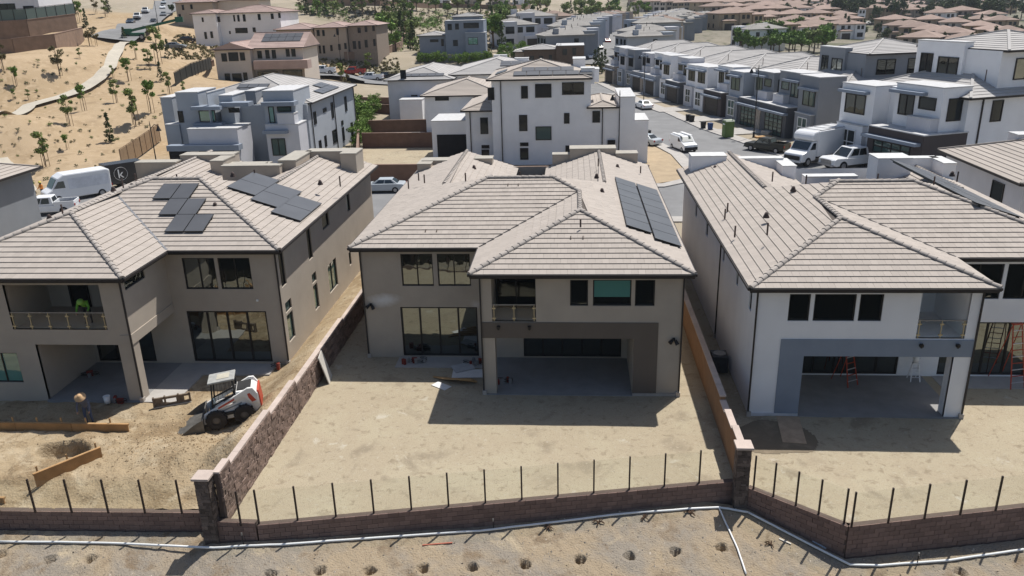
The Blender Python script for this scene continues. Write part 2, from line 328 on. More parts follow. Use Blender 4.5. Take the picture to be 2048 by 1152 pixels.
def basis(A, Bp, inside):
    A, Bp, inside = Vector(A), Vector(Bp), Vector(inside); u = (Bp-A).normalized(); v = inside-A; v = (v-u*v.dot(u)).normalized()
    if u.cross(v).z < 0: A, Bp, u = Bp, A, -u
    return A, u, v, u.cross(v)
def roof_plane(poly, acc, strips=None, L=.42, w=.325, under=None):
    """poly[0]->poly[1] is the eave; tiles (or whole courses) laid up the slope"""
    inside = sum((Vector(p) for p in poly), Vector())/len(poly); A, u, v, n = basis(poly[0], poly[1], inside)
    q = [((Vector(p)-A).dot(u), (Vector(p)-A).dot(v)) for p in poly]; smax = max(s for _, s in q)
    if under is not None: under.face([Vector(p)-n*.01 for p in poly])
    def iv(s):
        xs_ = []
        for (a, b), (c, d) in zip(q, q[1:]+q[:1]):
            if (b-s)*(d-s) < 0: xs_.append(a+(c-a)*(s-b)/(d-b))
        return (min(xs_), max(xs_)) if len(xs_) > 1 else (0, 0)
    def put(b, a0, b0, a1, b1, s0, s1, j=0, g_=0):
        P = lambda x, y, z: A+u*x+v*y+n*z
        c = [P(a0+g_, s0-.03, .058+j), P(b0-g_, s0-.03, .058+j), P(b1-g_, s1, .016), P(a1+g_, s1, .016), P(a0+g_, s0-.03, 0), P(b0-g_, s0-.03, 0), P(b1-g_, s1, 0), P(a1+g_, s1, 0)]
        b.mesh(c, [(0, 1, 2, 3), (4, 5, 1, 0)[::-1], (0, 3, 7, 4), (1, 5, 6, 2)])
    for i in range(int(smax/L)+1):
        s0, s1 = i*L, min(smax, (i+1)*L)
        if s1-s0 < .05: continue
        a0, b0 = iv(s0+.002); a1, b1 = iv(s1-.002)
        if b0-a0 < .05: continue
        if strips is not None:
            put(strips, a0, b0, min(max(a1, a0-9), b1), b1, s0, s1); continue
        sh = (i % 2)*w*.5; k0 = math.floor((min(a0, a1)-sh)/w); k1 = math.ceil((max(b0, b1)-sh)/w)
        for k in range(k0, k1):
            ul, ur = k*w+sh, (k+1)*w+sh
            full = ul >= max(a0, a1) and ur <= min(b0, b1) and s1-s0 > L-.01
            c = [min(max(ul, a0), b0), min(max(ur, a0), b0), min(max(ul, a1), b1), min(max(ur, a1), b1)]
            if (c[1]-c[0])+(c[3]-c[2]) < .04: continue
            mt = None
            if full:
                mt = Matrix.Identity(4)
                for r_ in range(3): mt[r_][0] = u[r_]; mt[r_][1] = v[r_]; mt[r_][2] = n[r_]; mt[r_][3] = (A+u*(ul+.003)+v*s0)[r_]
            acc.append((A+u*(ul+w/2)+v*s0, mt, (put, c, s0, s1)))
def lay_tiles(acc, house, roof, nobj=300):
    off = house.location; acc.sort(key=lambda t: (t[1] is None, (t[0]+off-CAMV).length)); b = B()
    for i, (p, mt, (put, c, s0, s1)) in enumerate(acc):
        if i < nobj and mt is not None:
            o = inst('tile', TILE, roof, mt @ Matrix.Rotation(random.uniform(-.012, .012), 4, 'Z'))
        else: put(b, c[0], c[1], c[2], c[3], s0, s1, random.uniform(-.004, .004), .003)
    o = b.build('tile_field', tile, roof); struct(o, 'stuff')
def ridge_caps(roof, a, b, step=.4, lift=.03):
    a, b = Vector(a), Vector(b)
    if a.z > b.z: a, b = b, a
    d = (b-a); L = d.length; d.normalize(); r = d.cross(Vector((0, 0, 1))).normalized(); q = r.cross(d)
    for i in range(int(L/step)+1):
        mt = Matrix.Identity(4); p = a+d*(i*step)+q*lift
        for k in range(3): mt[k][0] = r[k]; mt[k][1] = d[k]; mt[k][2] = q[k]; mt[k][3] = p[k]
        inst('ridge_tile', CAP, roof, mt)
def vent_pipe(house, p, h=.5, r=.045):
    B().tube([p, Vector(p)+Vector((0, 0, h))], r, 8).build('vent_pipe', M('vent_brown', (.10, .07, .06), .7), house)
def roof_vent(house, p):
    b = B(); p = Vector(p); b.tube([p, p+Vector((0, 0, .1)), p+Vector((0, -.03, .15)), p+Vector((0, -.05, .18))], [.11, .11, .09, .02], 10); b.tube([p-Vector((0, 0, .1)), p+Vector((0, 0, .02))], [.17, .14], 10)
    b.build('roof_vent', M('vent_dark', (.075, .055, .05), .8), house)
solar_m = M('solar_cell', (.085, .087, .092), .4, .12, .6, spec=.5); solar2_m = M('solar_frame', (.02, .02, .02), .4)
def solar(house, A, u, v, n, s, t, w, h):
    A, u, v, n = (Vector(q) for q in (A, u, v, n)); c = A+u*(s+w/2)+v*(t+h/2)+n*.16
    b = B(); b.obox(c-n*.02, (u, v, n), w/2-.005, h/2-.005, .02); o = b.build('solar_panel', solar2_m, house)
    b = B()
    for i in range(1): b.obox(c+n*.002, (u, v, n), w/2-.022, h/2-.022, .004)
    b.build('cell_sheet', solar_m, o)
    b = B()
    for k in (-.3, .3): b.obox(c-n*.1+v*(k*h), (u, v, n), w/2, .02, .06)
    b.build('mount_rail', solar2_m, o)
H, PI_, OV, YB = 6.4, .33, .45, 24.5
D1 = 4.235
def railing(house, x0, x1, y, z0, z1, npan, rail=True):
    rl = B()
    if rail: rl.box(x0, x1, y-.025, y+.025, z1-.03, z1+.02)
    n = npan; r = rl.build('balcony_railing', steel, house) if rail else house
    for i in range(n):
        a = x0+(x1-x0)*i/n+.04; b = x0+(x1-x0)*(i+1)/n-.04
        B().box(a, b, y-.006, y+.006, z0+.03, z1-.05).build('glass_panel', gl_clear, r)
    for i in range(n+1):
        x = x0+(x1-x0)*i/n; x = min(max(x, x0+.06), x1-.06); c = B(); c.box(x-.02, x+.02, y-.03, y+.01, z0, z1-.03)
        for z in (z0+.14, z1-.18): c.box(x-.085, x+.085, y-.04, y+.012, z-.035, z+.035)
        c.build('railing_post', brass, r)
def wall_lamp(house, x, y, z):
    b = B(); b.box(x-.06, x+.06, y-.06, y, z-.08, z+.08); b.tube([(x-.06, y-.1, z), (x-.2, y-.24, z-.1)], [.07, .1], 8); b.tube([(x+.06, y-.1, z), (x+.17, y-.2, z-.2)], [.07, .1], 8); b.build('flood_light', black_m, house)
def fg_house(label, ox, oy, oz, m, W1, Ws, wm, bm, cfg):
    h = thing('house', label, 'house', (ox, oy, oz)); W2 = W1+Ws; X = lambda x: m*x
    s = B()
    def wx(y, x0, x1, z0, z1, ops, iy):         # wall along x at y
        wall(s, (X(x0), y), (X(x1), y), z0, z1, [(abs(a-x0), abs(b-x0), c, d) for a, b, c, d in ops], (0, iy))
    def wy(x, y0, y1, z0, z1, ops, ix):
        wall(s, (X(x), y0), (X(x), y1), z0, z1, [(a-y0, b-y0, c, d) for a, b, c, d in ops], (m*ix, 0))
    HW = H+.05; pc, po, pz = cfg['porch']; bal = cfg['balc']
    wins = cfg['wins']; sets = cfg['sets']; sl_ = cfg['slider']; sw = cfg['side']; psl = cfg['pslider']
    wx(0, -W1, 0, -.3, HW, [(pc, po, -.3, pz), bal]+[q[:4] for q in wins], 1)
    wx(.5, pc, po, pz, pz+.02, [], 1)
    wy(0, 0, YB, -.3, HW, [q for q in cfg.get('outer', [])], -1)
    wy(-W1, 0, D1, pz, HW, [q for q in cfg.get('inner', [])], 1)
    wx(D1, -W2, 0, -.3, HW, [q[:4] for q in sets]+[sl_, psl], 1)
    wy(-W2, D1, YB, -.3, HW, sw, 1)
    wx(YB, -W2, 0, -.3, HW, [], -1)
    # corner column, porch ceiling, balcony recess
    cw = abs(-W1-pc)
    wy(-W1, 0, .62, -.3, pz, [], 1); wy(pc, 0, .62, -.3, pz, [], -1); wx(.62, -W1, pc, -.3, pz, [], -1)
    s.face([(X(-W1), 0, pz), (X(0), 0, pz), (X(0), D1, pz), (X(-W1), D1, pz)])
    wy(po, 0, D1, -.3, pz, [], -1)
    a, b_, c, d = bal; bd = cfg.get('bdepth', 2.2)
    for q in ([(a, .0, c), (b_, .0, c), (b_, bd, c), (a, bd, c)], [(a, 0, d), (b_, 0, d), (b_, bd, d), (a, bd, d)], [(a, 0, c), (a, bd, c), (a, bd, d), (a, 0, d)], [(b_, 0, c), (b_, bd, c), (b_, bd, d), (b_, 0, d)], [(a, bd, c), (b_, bd, c), (b_, bd, d), (a, bd, d)]):
        s.face([(X(x), y, z) for x, y, z in q])
    s.build('wall', wm, h)
    if cfg.get('bdoor'):
        q0, q1 = cfg['bdoor']; window(h, (X(q0), bd-.02), (m, 0), (0, -1), 0, q1-q0, c+.02, d-.25, max(1, round((q1-q0)/1.0)), 1, gl_blk, .06, name='balcony_door')
    railing(h, min(X(a), X(b_))+.03, max(X(a), X(b_))-.03, .04, c+.02, c+.85, cfg['npan'])
    for (x0, x1, z0, z1, nx, pm) in wins+sets:
        y = D1 if (x0, x1, z0, z1, nx, pm) in sets else 0
        window(h, (X(x0), y), (m, 0), (0, -1), 0, x1-x0, z0, z1, nx, 1, pm)
    for (x0, x1, z0, z1) in (sl_, psl): window(h, (X(x0), D1), (m, 0), (0, -1), 0, x1-x0, z0, z1, max(2, round((x1-x0)/1.05)), 1, gl_dark, name='sliding_door', fw=.09)
    for (y0, y1, z0, z1) in sw: window(h, (X(-W2), y0), (0, 1), (-m, 0), 0, y1-y0, z0, z1, 2 if y1-y0 > 1.5 else 1, 1, gl_green if z1 < 4 else gl_dark)
    for (y0, y1, z0, z1) in cfg.get('outer', []): window(h, (0, y0), (0, 1), (m, 0), 0, y1-y0, z0, z1, 1, 1, gl_green)
    for (y0, y1, z0, z1) in cfg.get('inner', []): window(h, (X(-W1), y0), (0, 1), (-m, 0), 0, y1-y0, z0, z1, 1, 1, gl_dark)
    # trim band, plinth, slab
    for (x0, x1, y0, y1, z0, z1, mm, nm) in cfg['trim']:
        B().box(min(X(x0), X(x1)), max(X(x0), X(x1)), y0, y1, z0, z1).build(nm, mm, h)
    B().box(min(X(-W1+.05), X(po)), max(X(-W1+.05), X(po)), -.12, D1-.01, -.3, .03).build('porch_slab', M('porch_concrete_shaded', (.25, .245, .24), .9, .1, 1.2, .2, 30), h)  # slab concrete darkened, porch shade put into its colour
    # roof
    XL, XR, YF, YM = -W2-OV, OV, -OV, D1-OV; t = 6.67; tw = (W1+2*OV)/2; e = 3.6; e2 = cfg.get('e2', e); sl2 = PI_
    P = lambda x, y, r: Vector((X(x), y, H+sl2*r))
    YBk = YB+OV; acc = []; un = B()
    planes = {
     'wing': [P(-W1-OV, YF, 0), P(XR, YF, 0), P(XR-tw, YF+tw, tw)],
     'outer': [P(XR, YF, 0), P(XR, YBk, 0), P(XR-e, YBk, e), P(XR-e, YM+2*t-e, e), P(XR-t, YM+t, t), P(XR-tw, YM+tw, tw), P(XR-tw, YF+tw, tw)],
     'inner': [P(-W1-OV, YF, 0), P(-W1-OV, YM, 0), P(XR-tw, YM+tw, tw), P(XR-tw, YF+tw, tw)],
     'main': [P(XL, YM, 0), P(-W1-OV, YM, 0), P(XR-tw, YM+tw, tw), P(XR-t, YM+t, t), P(XL+t, YM+t, t)],
     'far': [P(XL, YM, 0), P(XL, YBk, 0), P(XL+e2, YBk, e2), P(XL+e2, YM+2*t-e2, e2), P(XL+t, YM+t, t)]}
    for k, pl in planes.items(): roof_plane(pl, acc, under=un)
    # back: rear slope and the two rear ridges with their inner slopes
    un.face([P(XL+t, YM+t, t), P(XR-t, YM+t, t), P(XR-e, YM+2*t-e, e), P(XR-e, YM+2*t, 0), P(XL+e2, YM+2*t, 0), P(XL+e2, YM+2*t-e2, e2)])
    for sx, xe, e in ((1, XL, e2), (-1, XR, 3.6)):
        pl = [P(xe+sx*(2*e+.3), YM+2*t-e-1.5, -.3), P(xe+sx*(2*e+.3), YBk, -.3), P(xe+sx*e, YBk, e), P(xe+sx*e, YM+2*t-e-1.5, e)]
        roof_plane(pl, acc, under=un)
        un.face([P(xe+sx*e, YBk-.02, e), P(xe, YBk-.02, 0), P(xe+sx*(2*e+.3), YBk-.02, 0)])
    # soffit
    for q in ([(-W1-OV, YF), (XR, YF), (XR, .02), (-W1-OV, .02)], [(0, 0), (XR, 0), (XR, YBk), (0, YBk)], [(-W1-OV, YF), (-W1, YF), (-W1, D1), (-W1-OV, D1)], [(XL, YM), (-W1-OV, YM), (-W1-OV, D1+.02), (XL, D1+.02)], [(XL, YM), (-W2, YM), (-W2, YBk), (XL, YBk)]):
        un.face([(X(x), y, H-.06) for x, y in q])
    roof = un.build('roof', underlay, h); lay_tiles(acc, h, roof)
    for a_, b2 in ((P(-W1-OV, YF, 0), P(XR-tw, YF+tw, tw)), (P(XR, YF, 0), P(XR-tw, YF+tw, tw)), (P(XR-tw, YF+tw, tw), P(XR-tw, YM+tw, tw)), (P(XR-tw, YM+tw, tw), P(XR-t, YM+t, t)), (P(XL+t, YM+t, t), P(XR-t, YM+t, t)), (P(XL, YM, 0), P(XL+t, YM+t, t)), (P(XR-e, YM+2*t-e, e), P(XR-e, YBk, e)), (P(XL+e2, YM+2*t-e2, e2), P(XL+e2, YBk, e2))): ridge_caps(roof, a_, b2)
    va, vb = P(-W1-OV, YM, 0), P(XR-tw, YM+tw, tw); B().bar(va+Vector((0, 0, .05)), vb+Vector((0, 0, .05)), .11, .03).build('valley_flashing', cfg.get('valley', gutter_m), roof)
    gt = B()
    for a_, b2 in ((P(-W1-OV, YF, 0), P(XR, YF, 0)), (P(XR, YF, 0), P(XR, YBk, 0)), (P(-W1-OV, YF, 0), P(-W1-OV, YM, 0)), (P(XL, YM, 0), P(-W1-OV, YM, 0)), (P(XL, YM, 0), P(XL, YBk, 0))):
        c_ = (planes['wing'][0]+planes['wing'][1])/2; dd = (b2-a_).normalized(); nn = Vector((dd.y, -dd.x, 0))
        if nn.dot(a_-Vector((X(-W2/2), 12, H))) < 0: nn = -nn
        gt.bar(a_+nn*.05+Vector((0, 0, -.05)), b2+nn*.05+Vector((0, 0, -.05)), .12, .11); gt.bar(a_-nn*.03+Vector((0, 0, -.1)), b2-nn*.03+Vector((0, 0, -.1)), .03, .22)
    gt.build('gutter', gutter_m, h)
    for x, y, sx in ((0, -.05, 1), (-W2, D1-.05, -1), (-W1, -.05, -1)) + ((0, 9, 1),):
        b = B(); zt = H-.15; b.bar((X(x+sx*.03), y, -.1 if True else 0), (X(x+sx*.03), y, zt), .07); b.build('downspout', gutter_m, h)
        B().box(min(X(x-.1*1), X(x+.1)), max(X(x-.1), X(x+.1)), y-.08, y+.1, -.2, .22).build('downspout_boot', M('boot', (.42, .38, .34), .9), h)
    return h, P, dict(XL=XL, XR=XR, YF=YF, YM=YM, t=t, tw=tw, e=e), planes, X
def add_vents(h, pts, pipes, P):
    for q in pts: roof_vent(h, q)
    for q in pipes: vent_pipe(h, q, random.uniform(.4, .6))
def parapets(h, lst, mm):
    for (x0, x1, y0, y1, z0, z1) in lst:
        p = B().box(x0, x1, y0, y1, z0, z1).build('parapet', mm, h); B().box(x0-.03, x1+.03, y0-.03, y1+.03, z1, z1+.07).build('coping', M('coping_offwhite', (.55, .55, .54), .9) if mm is white_st else M('coping_greige', (.36, .335, .29), .9), p)
# middle house
C = dict(porch=(-8.85, -2.2, 3.02), balc=(-8.95, -6.85, 3.88, 6.1), bdepth=1.8, bdoor=(-8.9, -6.9), npan=2,
  wins=[(-5.23, -4.39, 4.69, 5.99, 1, gl_dark), (-4.16, -2.37, 4.69, 5.99, 1, gl_dark), (-2.2, -1.28, 4.69, 5.99, 1, gl_dark)],
  sets=[(-14.15, -12.45, 4.16, 5.95, 2, gl_dark), (-12.21, -10.47, 4.16, 5.95, 2, gl_dark)], slider=(-14.37, -10.2, .08, 2.96), pslider=(-7.75, -1.9-.6, .08, 2.7), side=[(8, 9.4, 4.6, 6), (13, 14.2, 4.6, 6)],
  trim=[(-9.52, -1.06, -.045, .01, 3.03, 3.84, brown_st, 'trim_band'), (-2.2, -1.06, -.045, .01, .14, 3.03, brown_st, 'trim_leg'), (-2.2, .03, -.07, .0, -.3, .13, M('plinth', (.40, .36, .32), .9), 'plinth'), (-14.6, -9.5, 2.9, D1-.02, -.3, .03, conc, 'patio_slab')])
hC, P_, D_, PL, X_ = fg_house('greige stucco two-storey house in the middle with brown trim band and two column solar array', 0, 0, 0, 1, 9.454, 6.816, tan_st, brown_st, C)
for x in (-8.66, -7.17): B().box(x-.07, x+.07, -.2, -.04, 3.55, 3.68).tube([(x, -.14, 3.5), (x, -.14, 3.6)], .05, 8).build('soffit_lamp', black_m, hC)
B().box(-4.1, -2.43, .07, .076, 5.12, 5.93).build('window_film', gl_teal, hC); wall_lamp(hC, -.32, 0, 3.0); wall_lamp(hC, -15.95, D1, 3.1)
A, u, v, n = basis(PL['outer'][0], PL['outer'][1], PL['outer'][2])
for k in range(7):
    solar(hC, A, u, v, n, 4.55+k*1.66, 1.68, 1.64, 1.36)
    solar(hC, A, u, v, n, 3.7+k*1.78, .2, 1.76, 1.4)
ZR = lambda x: H+PI_*(OV-x)
add_vents(hC, [(-3.6, 14.4, ZR(-3.6)+.05), (-3.4, 10.6, ZR(-3.4)+.05), (-2.0, 20, ZR(-2)+.05), (-12, 20, 7.3)], [(-15.2, 16, 7.3), (-15.6, 14.5, 7.1), (-14.6, 14.8, 7.4), (-4.72, 3.0, H+1.3), (-3.4, 17.6, 7.8), (-.4, 20, 6.8), (-11.5, 11.6, 8.2), (-8.3, 12.5, 8)], P_)
for x0, y0 in ((-12.6, 5.2), (-8.5, 9.6), (-4.9, 2.3)):
    q = B()
    for k in (-.3, .3): q.obox((x0+k, y0, H+PI_*(y0-(D1-OV if x0 < -5 else -OV))+.07), ((1, 0, 0), (0, 1, .33), (0, 0, 1)), .025, .11, .02)
    q.build('roof_bracket', M('bracket', (.08, .06, .05), .8), hC)
parapets(hC, [(-16.3, -11.9, 23.4, 24.6, 5, 7.15), (-12.3, -11.0, 22.9, 24.0, 5, 7.35), (-16.5, -15.5, 22.4, 24.6, 5, 7.1), (-5.3, -1.9, 24.2, 25.6, 5, 7.75), (-1.9, -.3, 24.0, 25.2, 5, 7.4), (-6.6, -5.2, 24.4, 25.3, 5, 7.3)], tan_st)
def overspray(h, c, col):
    """pale paint overspray on the stucco, an ellipse broken up by noise in the wall's own coordinates"""
    o = [q for q in h.children if q.name.startswith('wall')][0]; m = tan_st.copy(); m.name = 'stucco_greige_oversprayed'; o.data.materials[0] = m; t = m.node_tree; N = t.nodes.new; L = t.links.new; bs = t.nodes['Principled BSDF']; old = bs.inputs['Base Color'].links[0].from_socket
    tc = N('ShaderNodeTexCoord'); prev = old
    for (x, z, rx, rz_, k) in c:
        mp = N('ShaderNodeMapping'); mp.inputs['Location'].default_value = (-x/rx, -D1/.5, -z/rz_); mp.inputs['Scale'].default_value = (1/rx, 1/.5, 1/rz_); L(tc.outputs['Object'], mp.inputs[0]); ln = N('ShaderNodeVectorMath'); ln.operation = 'LENGTH'; L(mp.outputs[0], ln.inputs[0])
        no = N('ShaderNodeTexNoise'); no.inputs['Scale'].default_value = 2.5; L(tc.outputs['Object'], no.inputs['Vector']); ad = N('ShaderNodeMath'); ad.operation = 'MULTIPLY_ADD'; L(no.outputs[0], ad.inputs[0]); ad.inputs[1].default_value = .9; L(ln.outputs['Value'], ad.inputs[2])
        mr = N('ShaderNodeMapRange'); mr.inputs[1].default_value = 1.45; mr.inputs[2].default_value = .55; mr.inputs[3].default_value = 0; mr.inputs[4].default_value = k; L(ad.outputs[0], mr.inputs[0]); mx = N('ShaderNodeMix'); mx.data_type = 'RGBA'; L(mr.outputs[0], mx.inputs[0]); L(prev, mx.inputs[6]); mx.inputs[7].default_value = (*col, 1); prev = mx.outputs[2]
    L(prev, bs.inputs['Base Color'])
overspray(hC, [(-15.2, 3.35, 1.0, .42, .85), (-10.3, 3.1, .35, .3, .5), (-8.3, 2.6, .5, .3, .4)], (.66, .66, .66))
# left house (plan mirrored, higher pad)
Z1 = .6; W1a, Wsa = 9.5, 5.75
x1 = lambda wx_: -(wx_-(-35.27))           # world x -> local (unmirrored) x
C1 = dict(porch=(x1(-26.45), x1(-30.55), 2.95), balc=(x1(-26.8), x1(-31.45), 3.72, 5.95), bdepth=3.0, bdoor=(x1(-29.3), x1(-30.3)), npan=5,
  wins=[(x1(-31.6), x1(-33.3), .93, 2.5, 2, gl_teal)], sets=[(x1(-21.35), x1(-23.02), 4.2, 5.88, 2, gl_dark), (x1(-23.19), x1(-24.89), 4.2, 5.88, 2, gl_dark)], slider=(x1(-20.86), x1(-25.12), .12, 3.0), pslider=(x1(-27.2), x1(-30.4), .1, 2.6),
  side=[(D1+.45, D1+1.2, 4.1, 6.15), (D1+5.0, D1+5.75, 4.1, 6.0), (D1+8, D1+9.4, 5.0, 6.1), (D1+13.5, D1+14.3, 4.7, 6.1), (D1+.55, D1+1.5, 1.0, 2.5), (D1+.55, D1+1.5, 2.65, 3.2), (D1+5.1, D1+5.9, 1.0, 2.5), (D1+5.1, D1+5.9, 2.65, 3.2), (D1+8.1, D1+9.9, .95, 2.75), (D1+12.8, D1+13.3, 1.2, 2.1)],
  inner=[(.35, 2.2, 5.55, 6.15)], valley=steel,
  trim=[(x1(-25.77)-.04, x1(-25.77)+.5, -.03, D1-.02, 2.95, 3.45, tan_st, 'trim_band'), (x1(-20.6), x1(-24.9), D1-1.3, D1-.03, -.3, .03, conc, 'patio_slab'), (x1(-25.9), x1(-24.1), -.12, D1-.03, -.3, .025, conc, 'side_slab')])
hL, P_, D_, PL, X_ = fg_house('greige stucco house at left with wide glass balcony and stepped solar panels', -35.27, -2.27, Z1, -1, W1a, Wsa, tan_st, brown_st, C1)
A, u, v, n = basis(PL['main'][0], PL['main'][1], PL['main'][3])
def uv_of(px, py, h, A, u, v, n):
    p = onpl(px, py, np.array(h.location)+np.array(A), np.array(n)); d = Vector(p)-h.location-A; return d.dot(u), d.dot(v)
for px, py in ((330, 468), (318, 434), (306, 402)):
    a, s_ = uv_of(px, py, hL, A, u, v, n)
    for k in range(2): solar(hL, A, u, v, n, a+k*1.04, s_, 1.02, 1.6)
A, u, v, n = basis(PL['far'][0], PL['far'][1], PL['far'][4])
for (px, py), nn in (((600, 447), 2), ((558, 421), 2), ((510, 396), 2)):
    a, s_ = uv_of(px, py, hL, A, u, v, n)
    for k in range(nn): solar(hL, A, u, v, n, a+k*2.0, s_, 1.99, 1.7)
loc = hL.location
for px, py, zz in ((430, 408, 8.4), (640, 363, 8.2), (465, 347, 8.6), (98, 432, 8.0), (226, 376, 8.6)):
    p = onz(px, py, zz); roof_vent(hL, Vector(p)-loc-Vector((0, 0, .1)))
for px, py, zz in ((355, 362, 9), (680, 365, 8), (272, 360, 8.4), (246, 371, 8.4), (125, 424, 8.6), (78, 465, 8), (510, 352, 8.6)):
    p = onz(px, py, zz); vent_pipe(hL, Vector(p)-loc-Vector((0, 0, .25)), .65)
parapets(hL, [(a-loc.x, b-loc.x, c-loc.y, d-loc.y, 5, e-Z1) for a, b, c, d, e in ((-36.2, -33.2, 19.2, 20.2, 8.05), (-33.3, -29.4, 20.2, 21.4, 8.35), (-30.2, -29.3, 18.2, 20.4, 8.3), (-29.4, -26.4, 18.8, 19.8, 7.9), (-27.2, -26.4, 17.9, 19.0, 8.05), (-28.6, -24.6, 16.3, 17.0, 8.3), (-24.9, -23.7, 17.0, 20.6, 8.5), (-24.0, -20.3, 20.2, 21.4, 8.5), (-21.2, -20.1, 19.0, 21.0, 8.55))], tan_st)
B().box(-35.27+35.27+14.9-.9, -35.27+35.27+14.9-.8, D1-.06, D1+.01, 3.55, 3.65).build('camera_box', white_p, hL)
# right house (plan mirrored, white and blue-grey)
x3 = lambda w_: -(w_-3.0)
C3 = dict(e2=1.7, porch=(x3(11.72), x3(5.22), 3.02), balc=(x3(12.02), x3(9.95), 3.9, 6.1), bdepth=3.2, npan=2,
  wins=[(x3(5.27), x3(4.36), 4.71, 5.98, 1, gl_dark), (x3(7.22), x3(5.44), 4.71, 5.98, 1, gl_dark), (x3(8.37), x3(7.37), 4.71, 5.98, 1, gl_dark)],
  sets=[(x3(15.45), x3(13.3), 4.16, 5.95, 2, gl_dark), (x3(17.4), x3(15.62), 4.16, 5.95, 2, gl_dark)], slider=(x3(18.4), x3(13.14), .08, 2.95), pslider=(x3(11.2), x3(6.62-.6), .08, 2.6), side=[],
  outer=[(1.1, 1.6, 4.7, 5.95), (4.2, 4.7, 4.8, 5.95), (8.0, 8.5, 4.8, 5.9), (13.5, 14.2, 4.6, 5.9), (18, 18.7, 4.6, 5.9)],
  trim=[(x3(12.63-.12), x3(4.16), -.045, .01, 3.03, 3.84, blue_st, 'trim_band'), (x3(5.22), x3(4.16), -.045, .01, .14, 3.03, blue_st, 'trim_leg'), (x3(5.22), x3(2.97), -.07, 0, -.3, .13, M('plinth_white', (.55, .55, .57), .9), 'plinth'), (x3(19), x3(12.9), 2.9, D1-.02, -.3, .03, conc, 'patio_slab')])
hR, P_, D_, PL, X_ = fg_house('white stucco two-storey house at right with blue-grey porch frame', 3.0, -1.84, 0, -1, 9.45, 7.0, white_st, blue_st, C3)
loc = hR.location
for x in (10.2, 11.75): B().box(x-3-.07, x-3+.07, -.2, -.04, 3.55, 3.68).tube([(x-3, -.14, 3.5), (x-3, -.14, 3.6)], .05, 8).build('soffit_lamp', black_m, hR)
for px, py, zz in ((1533, 427, 7.7), (1587, 375, 8.2), (1430, 333, 7.2), (1905, 345, 8)): roof_vent(hR, Vector(onz(px, py, zz))-loc-Vector((0, 0, .12)))
for px, py, zz in ((1470, 465, 7.0), (1455, 418, 6.95), (1450, 430, 6.9), (1535, 460, 7.7), (1545, 355, 7.8), (1755, 360, 8.6), (1868, 365, 8.2), (1612, 362, 8), (1915, 355, 8.2)): vent_pipe(hR, Vector(onz(px, py, zz))-loc-Vector((0, 0, .25)), .6)
A, u, v, n = basis(PL['far'][0], PL['far'][1], PL['far'][4])
for k in range(7):
    for j in range(2): solar(hR, A, u, v, n, 4+k*1.68, 2.2+j*1.32, 1.66, 1.3)
parapets(hR, [(a-loc.x, b-loc.x, c-loc.y, d-loc.y, 5, e) for a, b, c, d, e in ((3.2, 5.6, 21.0, 22.4, 7.7), (5.6, 9.6, 21.5, 22.3, 7.4), (9.1, 10.0, 19.5, 22.2, 7.25), (10.0, 13.3, 17.2, 18.0, 7.0), (15.2, 17.4, 19.2, 21.0, 7.75), (17.4, 19.6, 20.4, 21.2, 7.5), (19.2, 20.0, 18.6, 21.0, 7.5))], white_st)
# ---------------- garden walls and fences ----------------
block_m = M('concrete_block', (.225, .152, .126), .95, .12, 2, .3, 40, isl=.16); mortar_m = M('block_mortar', (.115, .085, .07), .95, .1)
split_m = M('split_face', (.235, .17, .14), .95, .25, 5, .6, 14, isl=.3); side_m = M('side_block_wall', (.26, .15, .085), .95, .12, 1.5, .3, 20)
def shared_box(name, mat, j=0., seed=0):
    r = random.Random(seed); b = B(); b.box(-.5, .5, -.5, .5, -.5, .5)
    if j: b.v = [(x+r.uniform(-j, j)*.4, y+(r.uniform(-j, j) if y < 0 else 0), z+r.uniform(-j, j)*.6) for x, y, z in b.v]
    me = bpy.data.meshes.new(name); me.from_pydata(b.v, [], b.f); me.materials.append(mat); return me
BLK = [shared_box('block', block_m, .02, k) for k in range(4)]; SPL = [shared_box('stone', split_m, .22, k) for k in range(6)]
stone_p = M('pillar_stone', (.16, .125, .105), .95, .3, 4, .5, 16, isl=.45); PST = [shared_box('stone', stone_p, .16, k+9) for k in range(5)]
def placed(name, me, parent, c, d, n, w, dep, h_):
    mt = Matrix.Identity(4)
    for k in range(3): mt[k][0] = d[k]*w; mt[k][1] = -n[k]*dep; mt[k][2] = (0, 0, 1)[k]*h_; mt[k][3] = c[k]
    return inst(name, me, parent, mt)
